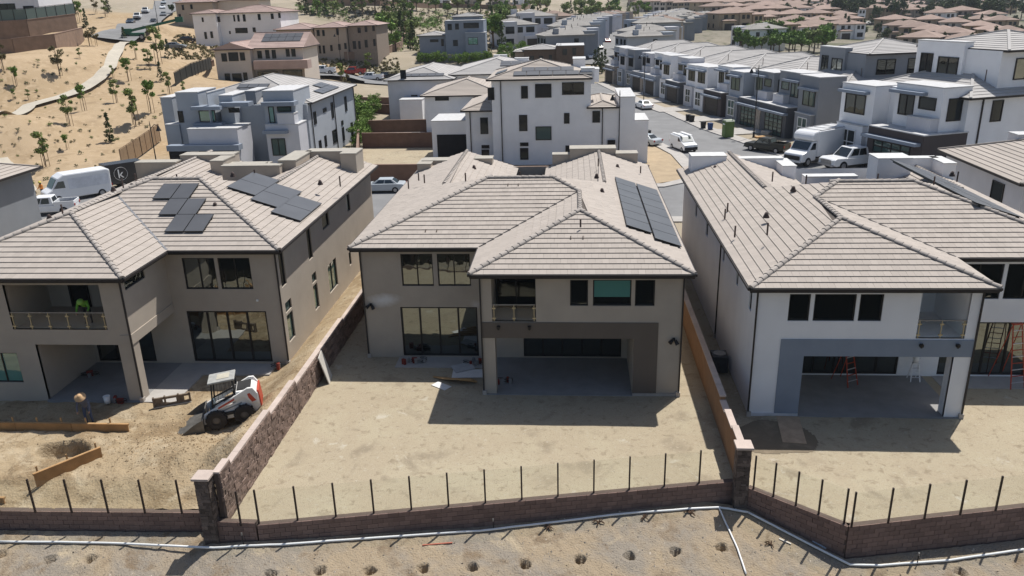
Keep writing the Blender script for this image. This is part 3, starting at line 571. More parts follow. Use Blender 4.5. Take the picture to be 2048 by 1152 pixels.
def block_wall(label, p0, p1, zt, zb0, zb1, bw=.405, bh=.2, th=.2, pieces=BLK, core=mortar_m, pname='block', limit=300, cat='wall', side=1, name='block_wall', cap=None, dep=.05, group=None):
    p0, p1 = Vector((*p0, 0)), Vector((*p1, 0)); L = (p1-p0).length; d = (p1-p0)/L; n = Vector((d.y, -d.x, 0))*side
    t = thing(name, label, cat, p0, group=group); D = d; b = B(); zlow = min(zb0, zb1)-.3
    b.obox(D*(L/2)-n*(th/2)+Vector((0, 0, (zt+zlow)/2)), (d, n, (0, 0, 1)), L/2, th/2, (zt-zlow)/2); b.build('core', core, t)
    cells = []; r = 0; z = zt
    while z > zlow+.1:
        nb = math.ceil(L/bw)+1; sh = (r % 2)*bw/2
        for k in range(nb):
            a, e = max(0, k*bw-sh), min(L, (k+1)*bw-sh)
            zz = zb0+(zb1-zb0)*((a+e)/2/L)
            if e-a > .06 and z > zz-.12: cells.append(((a+e)/2, z-bh/2, e-a))
        z -= bh; r += 1
    W = lambda c: (p0+D*c[0]+Vector((0, 0, c[1]))-CAMV).length
    cells.sort(key=W); rest = B()
    for i, (a, z, w) in enumerate(cells):
        c = D*a+n*(dep/2-.02)+Vector((0, 0, z))
        if i < limit: placed(pname, random.choice(pieces), t, c+n*random.uniform(0, dep*.3), d, n, w-.012, dep, bh-.012)
        else: rest.obox(c+n*random.uniform(0, dep*.3), (d, n, (0, 0, 1)), w/2-.006, dep/2, bh/2-.006)
    if rest.f: struct(rest.build(pname+'_field', pieces[0].materials[0], t), 'stuff')
    if cap:
        cw, chh, ov = cap; k = max(1, round(L/cw))
        for i in range(k):
            B().obox(D*((i+.5)*L/k)-n*(th/2)+Vector((0, 0, zt+chh/2+.002)), (d, n, (0, 0, 1)), L/k/2-.004, th/2+ov, chh/2).build('cap', cap_st, t)
    return t
def yfv(x): return float(yf(x))
ZT = .13
block_wall('low brown block wall along the rear of the dug-up left yard', (-46, -10.82), (-19.3, -10.25-.03), ZT, -.95, -.95)
block_wall('short angled block wall stub beside the stone pillar at the left', (-18.45, -10.95), (-16.95, -10.98), ZT+.1, -1.0, -1.0)
block_wall('long low brown block wall in front of the bare middle yard', (-16.9, -10.98), (1.3, -7.5), ZT, -1.05, -1.0)
block_wall('brown block wall running diagonally from the right pillar', (1.75, -7.9), (4.85, -10.27), ZT, -1.0, -1.3)
block_wall('tall brown block wall at the lower right corner of the photo', (4.87, -10.27), (16.1, -7.9), ZT, -1.3, -1.2)
block_wall('brown block wall continuing past the right picture edge', (16.1, -7.9), (30, -6.25), ZT, -1.25, -1.2)
def captop(y): return np.where(y < -9.74, 2.2, np.where(y < -5.5, 1.98, np.where(y < -2.2, 1.76, np.where(y < 6.15, 1.52, 1.35))))
for i, (ya, yb, zt) in enumerate(((-10.7, -9.74, 2.2), (-9.74, -5.5, 1.98), (-5.5, -2.2, 1.76), (-2.2, 6.15, 1.52), (6.15, 24, 1.35))):
    lab = ['topmost step of the split-face stone wall next to the left pillar', 'second step of the split-face wall behind the left pillar', 'middle step of the split-face wall beside the skid loader', 'long step of the split-face wall where a white board leans', 'lowest split-face wall step between the left and middle houses'][i]
    block_wall(lab, (-18.22, yb), (-18.22, ya), zt-.07, -.05, -.05, .40, .2, .18, SPL, mortar_m, 'stone', 300 if i in (1, 3) else 120, side=-1, name='split_face_wall', cap=(.9, .075, .05), dep=.09, group='steps of the split-face wall')
t = None
for i, (ya, yb, zt) in enumerate(((-7.35, -6.0, 1.82), (-6.0, -4.4, 1.68), (-4.4, -3.3, 1.55), (-3.3, 24, 1.75))):
    t = thing('garden_wall', ['highest brown wall step touching the right stone pillar', 'second brown wall step behind the right pillar', 'low brown wall step just past the corner of the white house', 'long brown wall between the middle house and the white house'][i], 'wall', (1.5, ya, 0))
    b = B(); b.box(-.1, .1, 0, yb-ya, -.4, zt-.07); b.build('core', side_m, t)
    k = max(1, round((yb-ya)/1.2))
    for j in range(k): B().box(-.14, .14, (yb-ya)*j/k+.004, (yb-ya)*(j+1)/k-.004, zt-.068, zt).build('cap', cap_st, t)
def pillar(label, x, y, zb, zt):
    t = thing('stone_pillar', label, 'pillar', (x, y, zb)); h_ = zt-zb; B().box(-.22, .22, -.22, .22, 0, h_-.1).build('core', mortar_m, t)
    for (dx, dy) in ((0, -1), (1, 0), (-1, 0), (0, 1)):
        z = .0; d = Vector((-dy, dx, 0)); n = Vector((dx, dy, 0))
        while z < h_-.15:
            rh = random.choice((.1, .14, .18)); rh = min(rh, h_-.1-z); a = -.24
            while a < .23:
                w = random.choice((.14, .2, .28)); w = min(w, .24-a)
                if w > .05: placed('stone', random.choice(PST), t, d*(a+w/2)+n*.24+Vector((0, 0, z+rh/2)), d, n, w-.008, .06, rh-.008)
                a += w
            z += rh
    b = B(); b.box(-.33, .33, -.33, .33, h_-.1, h_); b.build('cap', cap_st, t, bevel=.015)
pillar('stone-clad pillar with flat cap at the left end of the middle fence', -18.72, -10.85, -1.05, 2.2); pillar('stone-clad pillar with flat cap between middle and right yards', 1.5, -7.75, -1.1, 1.98)
post_m = M('fence_post', (.03, .02, .018), .5, .2)
def glass_fence(label, pts, zt, hp=1.48, glass_=True):
    t = thing('glass_fence', label, 'fence', (*pts[0], zt)); o = Vector((*pts[0], 0))
    for p in pts: p = Vector((*p, 0))-o; B().box(p.x-.03, p.x+.03, p.y-.03, p.y+.03, -.02, hp).build('post', post_m, t)
    if glass_:
        for a, b in zip(pts, pts[1:]):
            a, b = Vector((*a, 0))-o, Vector((*b, 0))-o
            if (b-a).length < .6: continue
            d = (b-a).normalized(); n = Vector((d.y, -d.x, 0)); c = (a+b)/2
            B().obox(c+Vector((0, 0, hp/2-.02)), (d, n, (0, 0, 1)), (b-a).length/2-.035, .006, hp/2-.02).build('glass_panel', gl_clear, t)
lin = lambda a, b, n: [tuple(np.array(a)+(np.array(b)-np.array(a))*i/(n-1)) for i in range(n)]
glass_fence('glass panel fence on dark posts along the bare middle yard', [(-18.3, -10.62), (-17.5, -11.02)]+lin((-16.85, -10.9), (-.1, -7.66), 13), ZT)
glass_fence('dark fence posts with glass behind the dug-up left yard', lin((-33.2, -10.68), (-20.1, -10.36), 10), ZT)
glass_fence('glass fence on the diagonal wall right of the pillar', [(1.95, -8.0), (2.6, -8.48), (3.3, -9.05), (4.0, -9.55), (4.75, -10.1)], ZT)
glass_fence('glass fence with dark posts at the lower right corner', lin((4.95, -10.3), (16.1, -7.92), 9), ZT)
# white irrigation pipes
pvc = M('pvc_white', (.75, .75, .74), .4, .05)
def sp_pt(px, py, dz=.05):
    d = ray(px, py); t = 20.
    while True:
        p = CP+d*t
        if p[2] < float(south_z(p[0], p[1])) or t > 60: break
        t += .02
    return Vector((p[0], p[1], gz(p[0], p[1])+dz))
def pipe(label, pix, r=.045):
    pts = [sp_pt(*q) for q in pix]; out = []; pts = [Vector((p.x, min(p.y, yfv(p.x)-.42), 0)) for p in pts]; pts = [Vector((p.x, p.y, gz(p.x, p.y)+r+.02)) for p in pts]
    for a, b in zip(pts, pts[1:]):
        for k in range(6): q = a.lerp(b, k/6); q.y = min(q.y, yfv(q.x)-.42); q.z = max(q.z, gz(q.x, q.y)+r+.02); out.append(q)
    out.append(pts[-1]); o = B().tube([p-out[0] for p in out], r, 8).build('irrigation_pipe', pvc, None, True); o.location = out[0]; tag(o, label, 'pipe')
pipe('long white plastic pipe lying below the middle yard wall', [(0, 1086), (240, 1090), (430, 1095), (560, 1093), (760, 1077), (960, 1058), (1080, 1044), (1250, 1030), (1437, 1012), (1490, 1008)])
pipe('white plastic pipe following the diagonal wall at right', [(1490, 1008), (1570, 1055), (1700, 1133), (1760, 1134), (1900, 1124), (2047, 1102)])
pipe('white plastic pipe running down the slope towards the camera', [(1437, 1013), (1450, 1045), (1475, 1100), (1492, 1150)], .035)
for i, (px, py) in enumerate(((487, 1090), (987, 1060), (1480, 1010), (1834, 1130))):
    p = sp_pt(px, py, 0); t = thing('sprinkler_riser', ['left', 'middle', 'pillar-side', 'rightmost'][i]+' thin irrigation riser standing beside the white pipe', 'sprinkler', p)
    B().tube([(0, 0, -.05), (0, 0, .42)], .018, 6).build('riser', black_m, t); B().tube([(0, 0, .42), (0, 0, .52)], [.035, .025], 8).build('nozzle', steel, t)
for i, (px0, py0, px1, py1, c_, l_) in enumerate(((845, 1092, 905, 1087, (.35, .12, .08), 'thin reddish stick lying on the slope left of centre'), (1558, 1079, 1582, 1090, (.6, .55, .48), 'pale wooden lath on the slope below the diagonal wall'), (1625, 1083, 1652, 1098, (.45, .5, .55), 'grey pipe offcut beside the diagonal wall'))):
    a, b = sp_pt(px0, py0, .03), sp_pt(px1, py1, .03); o = B().bar((0, 0, 0), b-a, .06, .03).build('stick', M('stick%d' % i, c_, .8), None); o.location = a; tag(o, l_, 'stick')
# loose stones (uncountable) and weeds
def scatter(name, n, xr, yr, mat, s0, s1, dens, seed):
    q = np.random.default_rng(seed); X = q.uniform(*xr, n*6); Y = q.uniform(*yr, n*6); k = q.random(n*6) < dens(X, Y); X, Y = X[k][:n], Y[k][:n]; Z = fg_z(X, Y); r = random.Random(seed); b = B()
    for x, y, z in zip(X.tolist(), Y.tolist(), Z.tolist()):
        s = s0+(s1-s0)*r.random()**3
        vs_ = [(x+s*r.uniform(.6, 1.2)*math.cos(a), y+s*r.uniform(.6, 1.2)*math.sin(a), z-s*.3) for a in (0, 1.5, 3.1, 4.6)]+[(x+r.uniform(-.5, .5)*s, y+r.uniform(-.5, .5)*s, z+s*r.uniform(.4, .9))]
        b.mesh(vs_, [(0, 1, 4), (1, 2, 4), (2, 3, 4), (3, 0, 4)])
    return struct(b.build(name, mat), 'stuff')
scatter('slope_pebbles', 5200, (-24, 15), (-17, -7.5), M('pebble', (.36, .31, .25), .95, .3, 2, isl=.4), .012, .075, lambda x, y: (y < yf(x)-.2)*1., 3)
scatter('dirt_clods', 3600, (-34, -18.6), (-10, -1.5), M('clod', (.33, .245, .15), .95, .25, 2, isl=.35), .012, .085, lambda x, y: np.exp(-((x+22)/3)**2-((y+6)/2)**2)+.03, 4)
scatter('yard_pebbles', 350, (-18, 16), (-9, 3), M('pebble2', (.34, .28, .2), .95, .3, 2, isl=.4), .008, .025, lambda x, y: (y > yf(x)+.3)*1., 5)
gx_ = np.linspace(0, 1, 60); WX, WY = np.meshgrid(1.9+5.2*gx_, -6.0+4.2*gx_); wr = np.hypot((WX-3.6)/2.1, (WY+3.9)/1.35)+.22*bump(WX, WY, 2.2, 31)
grid_sheet('wet_patch', WX, WY, fg_z(WX, WY)+.012, [ground_mat('wet_dirt', (.18, .145, .10), [((.25, .2, .14), 1.5, .5, .7)], .3, 20, .7)], ((wr < 1) & (WX > 1.75))[:-1, :-1])
for i, (px, py) in enumerate(((1097, 1055), (1197, 1046), (1287, 1037), (1380, 1029), (1542, 1090))):
    p = sp_pt(px, py, 0); t = thing('dug_root', ['leftmost', 'second', 'third', 'fourth', 'rightmost'][i]+' small heap of dug-up roots and soil on the slope by the pipe', 'soil heap', p)
    for k in range(7):
        a = random.uniform(0, 6.28); B().tube([(0, 0, .02), (.12*math.cos(a), .12*math.sin(a), .1), (.26*math.cos(a), .22*math.sin(a), .03)], [.03, .025, .01], 5).build('root', M('root_brown', (.09, .055, .035), .95), t)
# ---------------- yard objects ----------------
def board(name, label, cat, c, sx, sy, sz, rz=0, rx=0, ry=0, mat=ply, group=None):
    o = B().box(-sx/2, sx/2, -sy/2, sy/2, -sz/2, sz/2).build(name, mat, None, bevel=.004); o.location = c; o.rotation_euler = (rx, ry, rz); return tag(o, label, cat, group)
drywall = M('drywall', (.66, .65, .63), .8, .08)
board('leaning_board', 'pale grey board leaning against the split-face wall', 'board', (-17.86, 1.35, .72), .05, 1.05, 1.6, .15, 0, -.26, M('board_grey', (.55, .52, .47), .9, .1))
board('drywall_sheet', 'large white sheet lying beside the porch column', 'sheet', (-10.5, 2.15, .05), 1.75, .95, .02, .05, 0, 0, drywall)
board('drywall_sheet', 'grey-white sheet propped on the larger sheet near the sliding door', 'sheet', (-10.9, 2.75, .12), 1.1, .8, .02, .5, .06, 0, M('drywall_grey', (.42, .42, .42), .8, .1))
board('drywall_sheet', 'small bright white offcut on the sunlit yard', 'sheet', (-11.75, .75, .03), .95, .5, .02, -.62, 0, 0, drywall)
for k in range(5): board('lumber_plank', ['long brown plank at the bottom of the scrap pile', 'brown plank across the scrap pile', 'thin reddish plank in the scrap pile', 'short plank sticking out of the scrap pile', 'plank end by the white sheet'][k], 'plank', (-11.15+.1*k, 1.45-.12*k, .07+.06*k), 2.4-.35*k, .12, .05, -.22+.05*k, 0, 0, wood, 'scrap planks by the porch')
board('plywood_sheet', 'worn plywood sheet lying flat in front of the white house porch', 'plywood', (4.62, -3.15, .02), 1.0, 2.35, .025, -.12, 0, 0, M('plywood_grey', (.42, .31, .21), .9, .2, 2))
def tool_clutter(label, x, y, z, n, sd, s=.3):
    r = random.Random(sd); t = thing('tool_pile', label, 'tools', (x, y, z))
    for k in range(n):
        a = r.uniform(0, 6.28); q = Vector((r.uniform(-s*2, s*2), r.uniform(-s, s), .06)); L = r.uniform(.1, .35)
        if k % 3 == 0: B().tube([q+Vector((math.cos(j*.6)*.18, math.sin(j*.6)*.13, .01*j)) for j in range(20)], .014, 6).build('hose_coil', black_m, t)
        else: B().obox(q+Vector((0, 0, .06)), ((math.cos(a), math.sin(a), 0), (-math.sin(a), math.cos(a), 0), (0, 0, 1)), L/2, .07, .1+.1*r.random()).build('tool_case', [black_m, M('tool_red', (.2, .03, .02), .5), M('tool_grey', (.2, .2, .2), .5)][k % 3], t, bevel=.02)
tool_clutter('dark heap of hoses and tools below the sliding doors of the middle house', -13.6, 3.55, .03, 9, 1)
tool_clutter('tools and bags at the corner of the sliding door next to the porch', -10.3, 3.4, .03, 8, 2, .25)
tool_clutter('black tools standing inside the porch column', -8.55, 1.2, .03, 7, 3, .15)
tool_clutter('coiled black hose by the left house porch wall', -29.9, .2, .63, 4, 4, .15)
tool_clutter('small tools by the left house corner', -20.6, 1.5, .65, 4, 5, .15)
tool_clutter('buckets and tools beside the left porch column', -26.9, -2.5, .6, 5, 6, .2)
def bucket(label, p, c=white_p, s=1.):
    t = thing('bucket', label, 'bucket', p); B().tube([(0, 0, 0), (0, 0, .36*s)], [.13*s, .155*s], 14).build('pail', c, t, True); B().tube([(0, 0, .35*s), (0, 0, .375*s)], .165*s, 14).build('rim', c, t)
    B().tube([(.155*s*math.cos(a), .155*s*math.sin(a)*.3-.12*s, .3*s-.1*s*math.sin(a)) for a in np.linspace(0, math.pi, 9)], .006, 5).build('handle', steel, t)
bucket('white bucket beside the column of the left house porch', (-27.4, -2.55, .62)); bucket('white bucket standing on the small stepladder', (11.84, 1.95, .98))
red_m = M('ladder_red', (.38, .05, .02), .5, .1); alu = M('aluminium', (.6, .6, .62), .35, .1, metal=.5)
def ladder(label, p, rz, h_, spread, w, mat, n, back=True):
    t = thing('ladder', label, 'ladder', p, rz)
    for s in (-1, 1):
        B().bar((s*w/2, -spread/2, 0), (s*w*.32, 0, h_), .05, .03).build('rail', mat, t)
        if back: B().bar((s*w/2*.95, spread/2, 0), (s*w*.3, .03, h_*.97), .035, .025).build('rear_rail', mat, t)
    for k in range(n):
        f = (k+1)/(n+1); ww = w/2+(w*.32-w/2)*f; B().bar((-ww, -spread/2*(1-f), h_*f), (ww, -spread/2*(1-f), h_*f), .06, .02).build('step', mat if k % 2 else alu, t)
    B().box(-w*.36, w*.36, -.08, .1, h_-.02, h_+.03).build('top', mat, t)
ladder('red stepladder standing in the dim porch of the white house', (8.4, 1.6, .03), .5, 2.0, 1.1, .65, red_m, 6)
ladder('tall red stepladder by the sliding doors at the right edge', (16.2, 1.75, .03), .25, 3.1, 1.5, .75, red_m, 9)
ladder('small white stepladder carrying a bucket on the porch', (11.84, 1.9, .03), 0, .9, .5, .45, white_p, 3)
def form_wall(label, a, b, z, h_, sd):
    a, b = Vector((*a, z)), Vector((*b, z)); d = (b-a); L = d.length; d.normalize(); n = Vector((d.y, -d.x, 0)); t = thing('form_boards', label, 'formwork', a)
    k = max(1, round(L/2.4))
    for i in range(k): B().obox(d*((i+.5)*L/k)+Vector((0, 0, h_/2)), (d, n, (0, 0, 1)), L/k/2-.01, .02, h_/2).build('plywood_panel', ply, t)
    B().obox(d*(L/2)-n*.06+Vector((0, 0, h_-.04)), (d, n, (0, 0, 1)), L/2, .04, .045).build('top_rail', wood, t)
    for i in range(int(L/1.15)+1): B().obox(d*(.2+i*1.15)-n*.14+Vector((0, 0, h_/2+.08)), (d, n, (0, 0, 1)), .03, .025, h_/2+.14).build('stake', wood, t)
form_wall('long plywood form wall in front of the bending worker', (-33, -5.05), (-25.0, -5.02), .38, .52, 1)
form_wall('plywood form wall running back from the left fence', (-26.6, -9.3), (-25.0, -7.2), .42, .62, 2)
form_wall('low form boards along the rear fence at the far left', (-33, -10.1), (-27.5, -10.0), -.1, .5, 3)
# fork attachment lying on the ground
t = thing('pallet_fork_frame', 'rusty grey pallet fork attachment lying by the skid loader', 'attachment', (-24.2, -2.5, gz(-24.2, -2.5)), .42)
rust = M('rusty_steel', (.16, .125, .095), .7, .35, 6, metal=.3)
for z in (.08, .42): B().box(-.85, .85, -.05, .05, z-.05, z+.05).build('cross_bar', rust, t)
for x in (-.8, -.3, .3, .8): B().box(x-.04, x+.04, -.07, .07, 0, .52).build('upright', rust, t)
for x in (-.5, .45): B().box(x-.25, x+.1, -.03, .03, .13, .38).build('plate', rust, t)
B().box(-.85, .85, -.12, -.05, .0, .04).build('lip', M('lip_light', (.4, .36, .3), .7), t)
# skid steer loader
def skid():
    x, y = -20.72, -3.75; z = gz(x, y)
    t = thing('skid_loader', 'white and red skid steer loader with bucket on the dirt ramp', 'loader', (x, y, z+.06), 0); t.rotation_euler = (0, R(5), math.atan2(-.32, -.95)); t.scale = (1.08,)*3
    wm = M('loader_white', (.72, .71, .68), .45, .08, 3); rm = M('loader_red', (.48, .07, .04), .45, .1); dk = M('loader_dark', (.03, .03, .03), .6, .2)
    b = B(); b.prism([(-1.3, .55), (-1.32, 1.15), (-1.1, 1.38), (-.45, 1.42), (-.35, .95), (.55, .75), (.78, .5), (.75, .28), (-1.0, .28)], 'y', -.52, .52); b.build('body', wm, t, bevel=.03)
    b = B(); b.box(-1.36, -1.28, -.5, .5, .5, 1.3); b.build('rear_door', rm, t, bevel=.03); B().box(-1.05, -.5, -.4, .4, 1.4, 1.46).build('engine_hood', dk, t)
    for s in (-1, 1):
        for wx_ in (-.62, .52):
            w = B(); n_ = 20; prof = [(.17, -.13), (.30, -.14), (.40, -.11), (.42, 0), (.40, .11), (.30, .14), (.17, .13)]
            vs_ = [(r_*math.cos(2*math.pi*k/n_), h2, r_*math.sin(2*math.pi*k/n_)) for k in range(n_) for r_, h2 in prof]; m_ = len(prof)
            w.mesh(vs_, [(k*m_+j, k*m_+j+1, ((k+1) % n_)*m_+j+1, ((k+1) % n_)*m_+j) for k in range(n_) for j in range(m_-1)])
            for k in range(n_):
                a = 2*math.pi*k/n_; w.obox((.415*math.cos(a), .055*(1 if k % 2 else -1), .415*math.sin(a)), ((-math.sin(a), 0, math.cos(a)), (0, 1, 0), (math.cos(a), 0, math.sin(a))), .035, .07, .02)
            o = w.build('wheel', M('tyre', (.035, .032, .03), .9, .3, 5), t); o.location = (wx_, s*.68, .42)
            r2 = B(); r2.tube([(0, s*.02, 0), (0, s*.07, 0), (0, s*.11, 0)], [.2, .19, .07], 14); r2.build('rim', M('rim_dusty', (.12, .11, .1), .7), o)
        # lift arm: rear tower then boom down to the front
        a = B(); a.prism([(-1.3, 1.2), (-1.15, 1.5), (-.95, 1.52), (.95, .72), (1.12, .3), (.98, .26), (.82, .6), (-.75, 1.22), (-.95, .85), (-1.25, .8)], 'y', s*.56-.06, s*.56+.06); a.build('lift_arm', wm, t, bevel=.012)
        B().prism([(-1.2, .92), (-1.0, 1.3), (-.9, 1.28), (-.92, 1.1), (-1.02, .88)], 'y', s*.63-.004, s*.63+.004).build('red_stripe', rm, t)
        B().prism([(-.35, 1.12), (.35, .86), (.35, .93), (-.35, 1.2)], 'y', s*.63-.004, s*.63+.004).build('red_lettering_strip', rm, t)
        B().tube([(-.6, s*.5, .9), (.5, s*.5, .62)], .04, 8).build('cylinder', steel, t)
        B().box(-.9, .85, min(s*.5, s*.62), max(s*.5, s*.62), .5, .62).build('side_step', dk, t)
    cb = B()
    for s in (-1, 1):
        for (p, q) in (((.62, s*.42, .7), (.42, s*.42, 1.93)), ((-.42, s*.42, 1.2), (-.42, s*.42, 1.93)), ((.62, s*.42, .95), (-.42, s*.42, 1.3))): cb.bar(p, q, .06)
        for k in range(4): cb.bar((-.3+k*.2, s*.42, 1.2-.06*k), (-.3+k*.17, s*.42, 1.9), .012)
    cb.build('cab_frame', dk, t)
    rf = B(); rf.box(-.52, .56, -.47, .47, 1.93, 2.02); rf.build('cab_roof', M('cab_roof_grey', (.33, .33, .31), .7, .2, 4), t, bevel=.03)
    B().box(-.3, .2, -.25, .25, 2.02, 2.035).build('roof_hatch', M('hatch_beige', (.45, .42, .34), .7), t)
    B().box(-.35, .15, -.28, .28, .8, .95).box(-.42, -.3, -.26, .26, .9, 1.4).build('seat', dk, t); B().box(.58, .7, -.42, .42, .4, .95).build('front_panel', M('panel_blue', (.10, .14, .17), .5), t)
    bk = B(); bk.prism([(1.05, .14), (1.0, .66), (1.04, .67), (1.12, .2), (2.15, .09), (2.15, .06), (1.15, .06)], 'y', -.9, .9); bo = bk.build('bucket', M('bucket_steel', (.13, .125, .115), .55, .3, 4, metal=.4), t)
    for s in (-1, 1): B().prism([(1.05, .08), (1.0, .66), (1.4, .5), (2.15, .07)], 'y', s*.9-.015, s*.9+.015).build('bucket_side', M('bucket_steel', (0, 0, 0)), bo)
    B().box(1.95, 2.2, -.91, .91, .04, .058).build('cutting_edge', steel, bo)
skid()
# ---------------- people ----------------
skin_m = M('skin', (.33, .19, .13), .6, .05); hair_m = M('hair', (.02, .015, .012), .8)
def person(label, p, rz, J, shirt, pants, hat=None, hatc=None, vest=None, scale=1.):
    """J: joint name -> (x,y,z); one continuous skinned body, clothing by body region"""
    E_ = [('pelvis', 'chest'), ('chest', 'neck'), ('neck', 'head'), ('head', 'crown'), ('chest', 'shl'), ('shl', 'ell'), ('ell', 'wrl'), ('wrl', 'hal'), ('chest', 'shr'), ('shr', 'elr'), ('elr', 'wrr'), ('wrr', 'har'), ('pelvis', 'hil'), ('hil', 'knl'), ('knl', 'anl'), ('anl', 'tol'), ('pelvis', 'hir'), ('hir', 'knr'), ('knr', 'anr'), ('anr', 'tor')]
    rad = dict(pelvis=.15, chest=.165, neck=.055, head=.10, crown=.075, shl=.075, shr=.075, ell=.05, elr=.05, wrl=.035, wrr=.035, hal=.04, har=.04, hil=.095, hir=.095, knl=.065, knr=.065, anl=.045, anr=.045, tol=.04, tor=.04)
    ns = list(J); me = bpy.data.meshes.new('body'); me.from_pydata([J[k] for k in ns], [(ns.index(a), ns.index(b)) for a, b in E_], []); me.update()
    o = bpy.data.objects.new('body_tmp', me); COL.objects.link(o); md = o.modifiers.new('s', 'SKIN'); md.use_smooth_shade = True
    for i, k in enumerate(ns): me.skin_vertices[0].data[i].radius = (rad[k],)*2; me.skin_vertices[0].data[i].use_root = k == 'pelvis'
    o.modifiers.new('d', 'SUBSURF').levels = 2
    bpy.context.view_layer.update(); ev = o.evaluated_get(bpy.context.evaluated_depsgraph_get()); m2 = bpy.data.meshes.new_from_object(ev)
    for q in (skin_m, shirt, pants, black_m): m2.materials.append(q)
    seg = [(Vector(J[a]), Vector(J[b]), {'crown': 0, 'head': 0, 'hal': 0, 'har': 0, 'tol': 3, 'tor': 3, 'hil': 2, 'hir': 2, 'knl': 2, 'knr': 2, 'anl': 2, 'anr': 2}.get(b, 1)) for a, b in E_]
    for f in m2.polygons:
        best = (9, 1); c = f.center
        for a, b, k in seg:
            ab = b-a; tt = max(0, min(1, (c-a).dot(ab)/ab.length_squared)); dd = (c-a-ab*tt).length
            if dd < best[0]: best = (dd, k)
        f.material_index = best[1]; f.use_smooth = True
    bpy.data.objects.remove(o)
    t = thing('person', label, 'person', p, rz); t.scale = (scale,)*3; b = bpy.data.objects.new('body', m2); COL.objects.link(b); b.parent = t
    hd, cr = Vector(J['head']), Vector(J['crown']); up = (cr-hd).normalized()
    if hat == 'straw':
        h_ = B(); h_.tube([cr-up*.02, cr+up*.0, cr+up*.02, cr+up*.14], [.25, .25, .12, .095], 18); h_.build('straw_hat', hatc, t, True)
    elif hat == 'hard':
        h_ = B(); h_.tube([cr-up*.05, cr-up*.03, cr+up*.06, cr+up*.11], [.16, .135, .12, .05], 14); h_.build('hard_hat', hatc, t, True)
    else:
        h_ = B(); h_.tube([cr-up*.06, cr+up*.02, cr+up*.085], [.115, .11, .05], 12); h_.build('hair', hair_m, t, True)
    return t
def stand(bend=0., lift=.2, arm=.25):
    s, c = math.sin(bend), math.cos(bend); T = lambda y, z: (0, -s*(z-.95)-y*c, .95+c*(z-.95)-y*s)
    P = lambda x, y, z: (x, *T(y, z)[1:])
    return dict(pelvis=(0, 0, .95), chest=P(0, 0, 1.3), neck=P(0, 0, 1.48), head=P(0, .03, 1.6), crown=P(0, .03, 1.72), shl=P(-.19, 0, 1.4), shr=P(.19, 0, 1.4), ell=(-.27, P(0, 0, 1.4)[1]-.08, P(0, 0, 1.4)[2]-.27), elr=(.27, P(0, 0, 1.4)[1]-.1, P(0, 0, 1.4)[2]-.26),
      wrl=(-.25, P(0, 0, 1.4)[1]-arm, P(0, 0, 1.4)[2]-.46+lift*.5), wrr=(.24, P(0, 0, 1.4)[1]-arm, P(0, 0, 1.4)[2]-.46+lift), hal=(-.23, P(0, 0, 1.4)[1]-arm-.07, P(0, 0, 1.4)[2]-.52+lift*.5), har=(.22, P(0, 0, 1.4)[1]-arm-.07, P(0, 0, 1.4)[2]-.52+lift),
      hil=(-.1, 0, .9), hir=(.1, 0, .9), knl=(-.12, -.04, .5), knr=(.12, -.02, .5), anl=(-.12, .02, .08), anr=(.13, .05, .08), tol=(-.13, -.14, .04), tor=(.14, -.11, .04))
person('worker in straw hat and grey-blue shirt bending over the form boards', (-27.25, -4.35, gz(-27.25, -4.35)), .25, stand(.55, -.05, .18), M('shirt_greyblue', (.10, .11, .15), .9), M('jeans', (.06, .08, .14), .9), 'straw', M('straw', (.55, .36, .20), .85))
person('worker in lime green shirt behind the left balcony glass', (-28.15, -1.5, Z1+3.74), .3, stand(1.0, .1, .3), M('shirt_lime', (.15, .38, .05), .8), M('trousers_dark', (.03, .03, .035), .9), 'hard', M('hat_lime', (.2, .4, .08), .6))
gl_grn2 = glass('glass_green_far', (.05, .085, .08), .03, .03, .06); gl_far = glass('glass_far', (.018, .021, .024), .025, .03, .06)
# ---------------- streets and pavements ----------------
def flat_poly(name, pts, z, mat, kind='structure', z0=None):
    b = B()
    if z0 is None: b.face([(x, y, z) for x, y in pts])
    else: b.prism(pts, 'z', z0, z)
    return struct(b.build(name, mat), kind)
RC = [(20, 59), (16.7, 71), (13.3, 82.8), (10.2, 100), (4.3, 127), (.4, 150), (-6, 185)]; LC = [(8.8, 54), (8.4, 63), (6.5, 72), (4.0, 84), (.3, 101), (-5.6, 127), (-10, 150), (-17, 185)]
flat_poly('street', [(-57, 33.5), (60, 33.5), (60, 41), (45, 44), (31, 49.8), (26, 53.5)]+RC[:6]+LC[::-1][1:]+[(7.6, 48), (4.2, 45.2), (-57, 45.2)], .012, asph)
def offs(line, d):
    out = []
    for i, p in enumerate(line):
        a, b = np.array(line[max(i-1, 0)]), np.array(line[min(i+1, len(line)-1)]); t = (b-a)/np.linalg.norm(b-a); out.append((p[0]-t[1]*d*-1, p[1]+t[0]*d*-1))
    return out
side_l = [(60, 41), (45, 44), (31, 49.8), (26, 53.5)]+RC[:6]
flat_poly('pavement', side_l+offs(side_l, 1.9)[::-1], .13, conc, z0=-.3)
pl_ = [(-57, 45.2), (4.2, 45.2), (7.6, 48), (8.8, 54), (8.4, 63), (6.5, 72), (4.0, 84), (.3, 101), (-5.6, 127)]
flat_poly('pavement', pl_+offs(pl_, -1.5)[::-1], .13, conc, z0=-.3)
flat_poly('pavement', [(-57, 33.5), (60, 33.5), (60, 31.8), (-57, 31.8)], .13, conc, z0=-.3)
flat_poly('planting_bed', [(3.3, 46.7), (6.6, 48.6), (7.2, 54), (6.8, 62.6), (5, 70), (3.5, 70), (3.6, 58), (2.6, 47)], .10, M('planter_dirt', (.36, .28, .185), .97, .15, .8, .5, 8), z0=-.3)
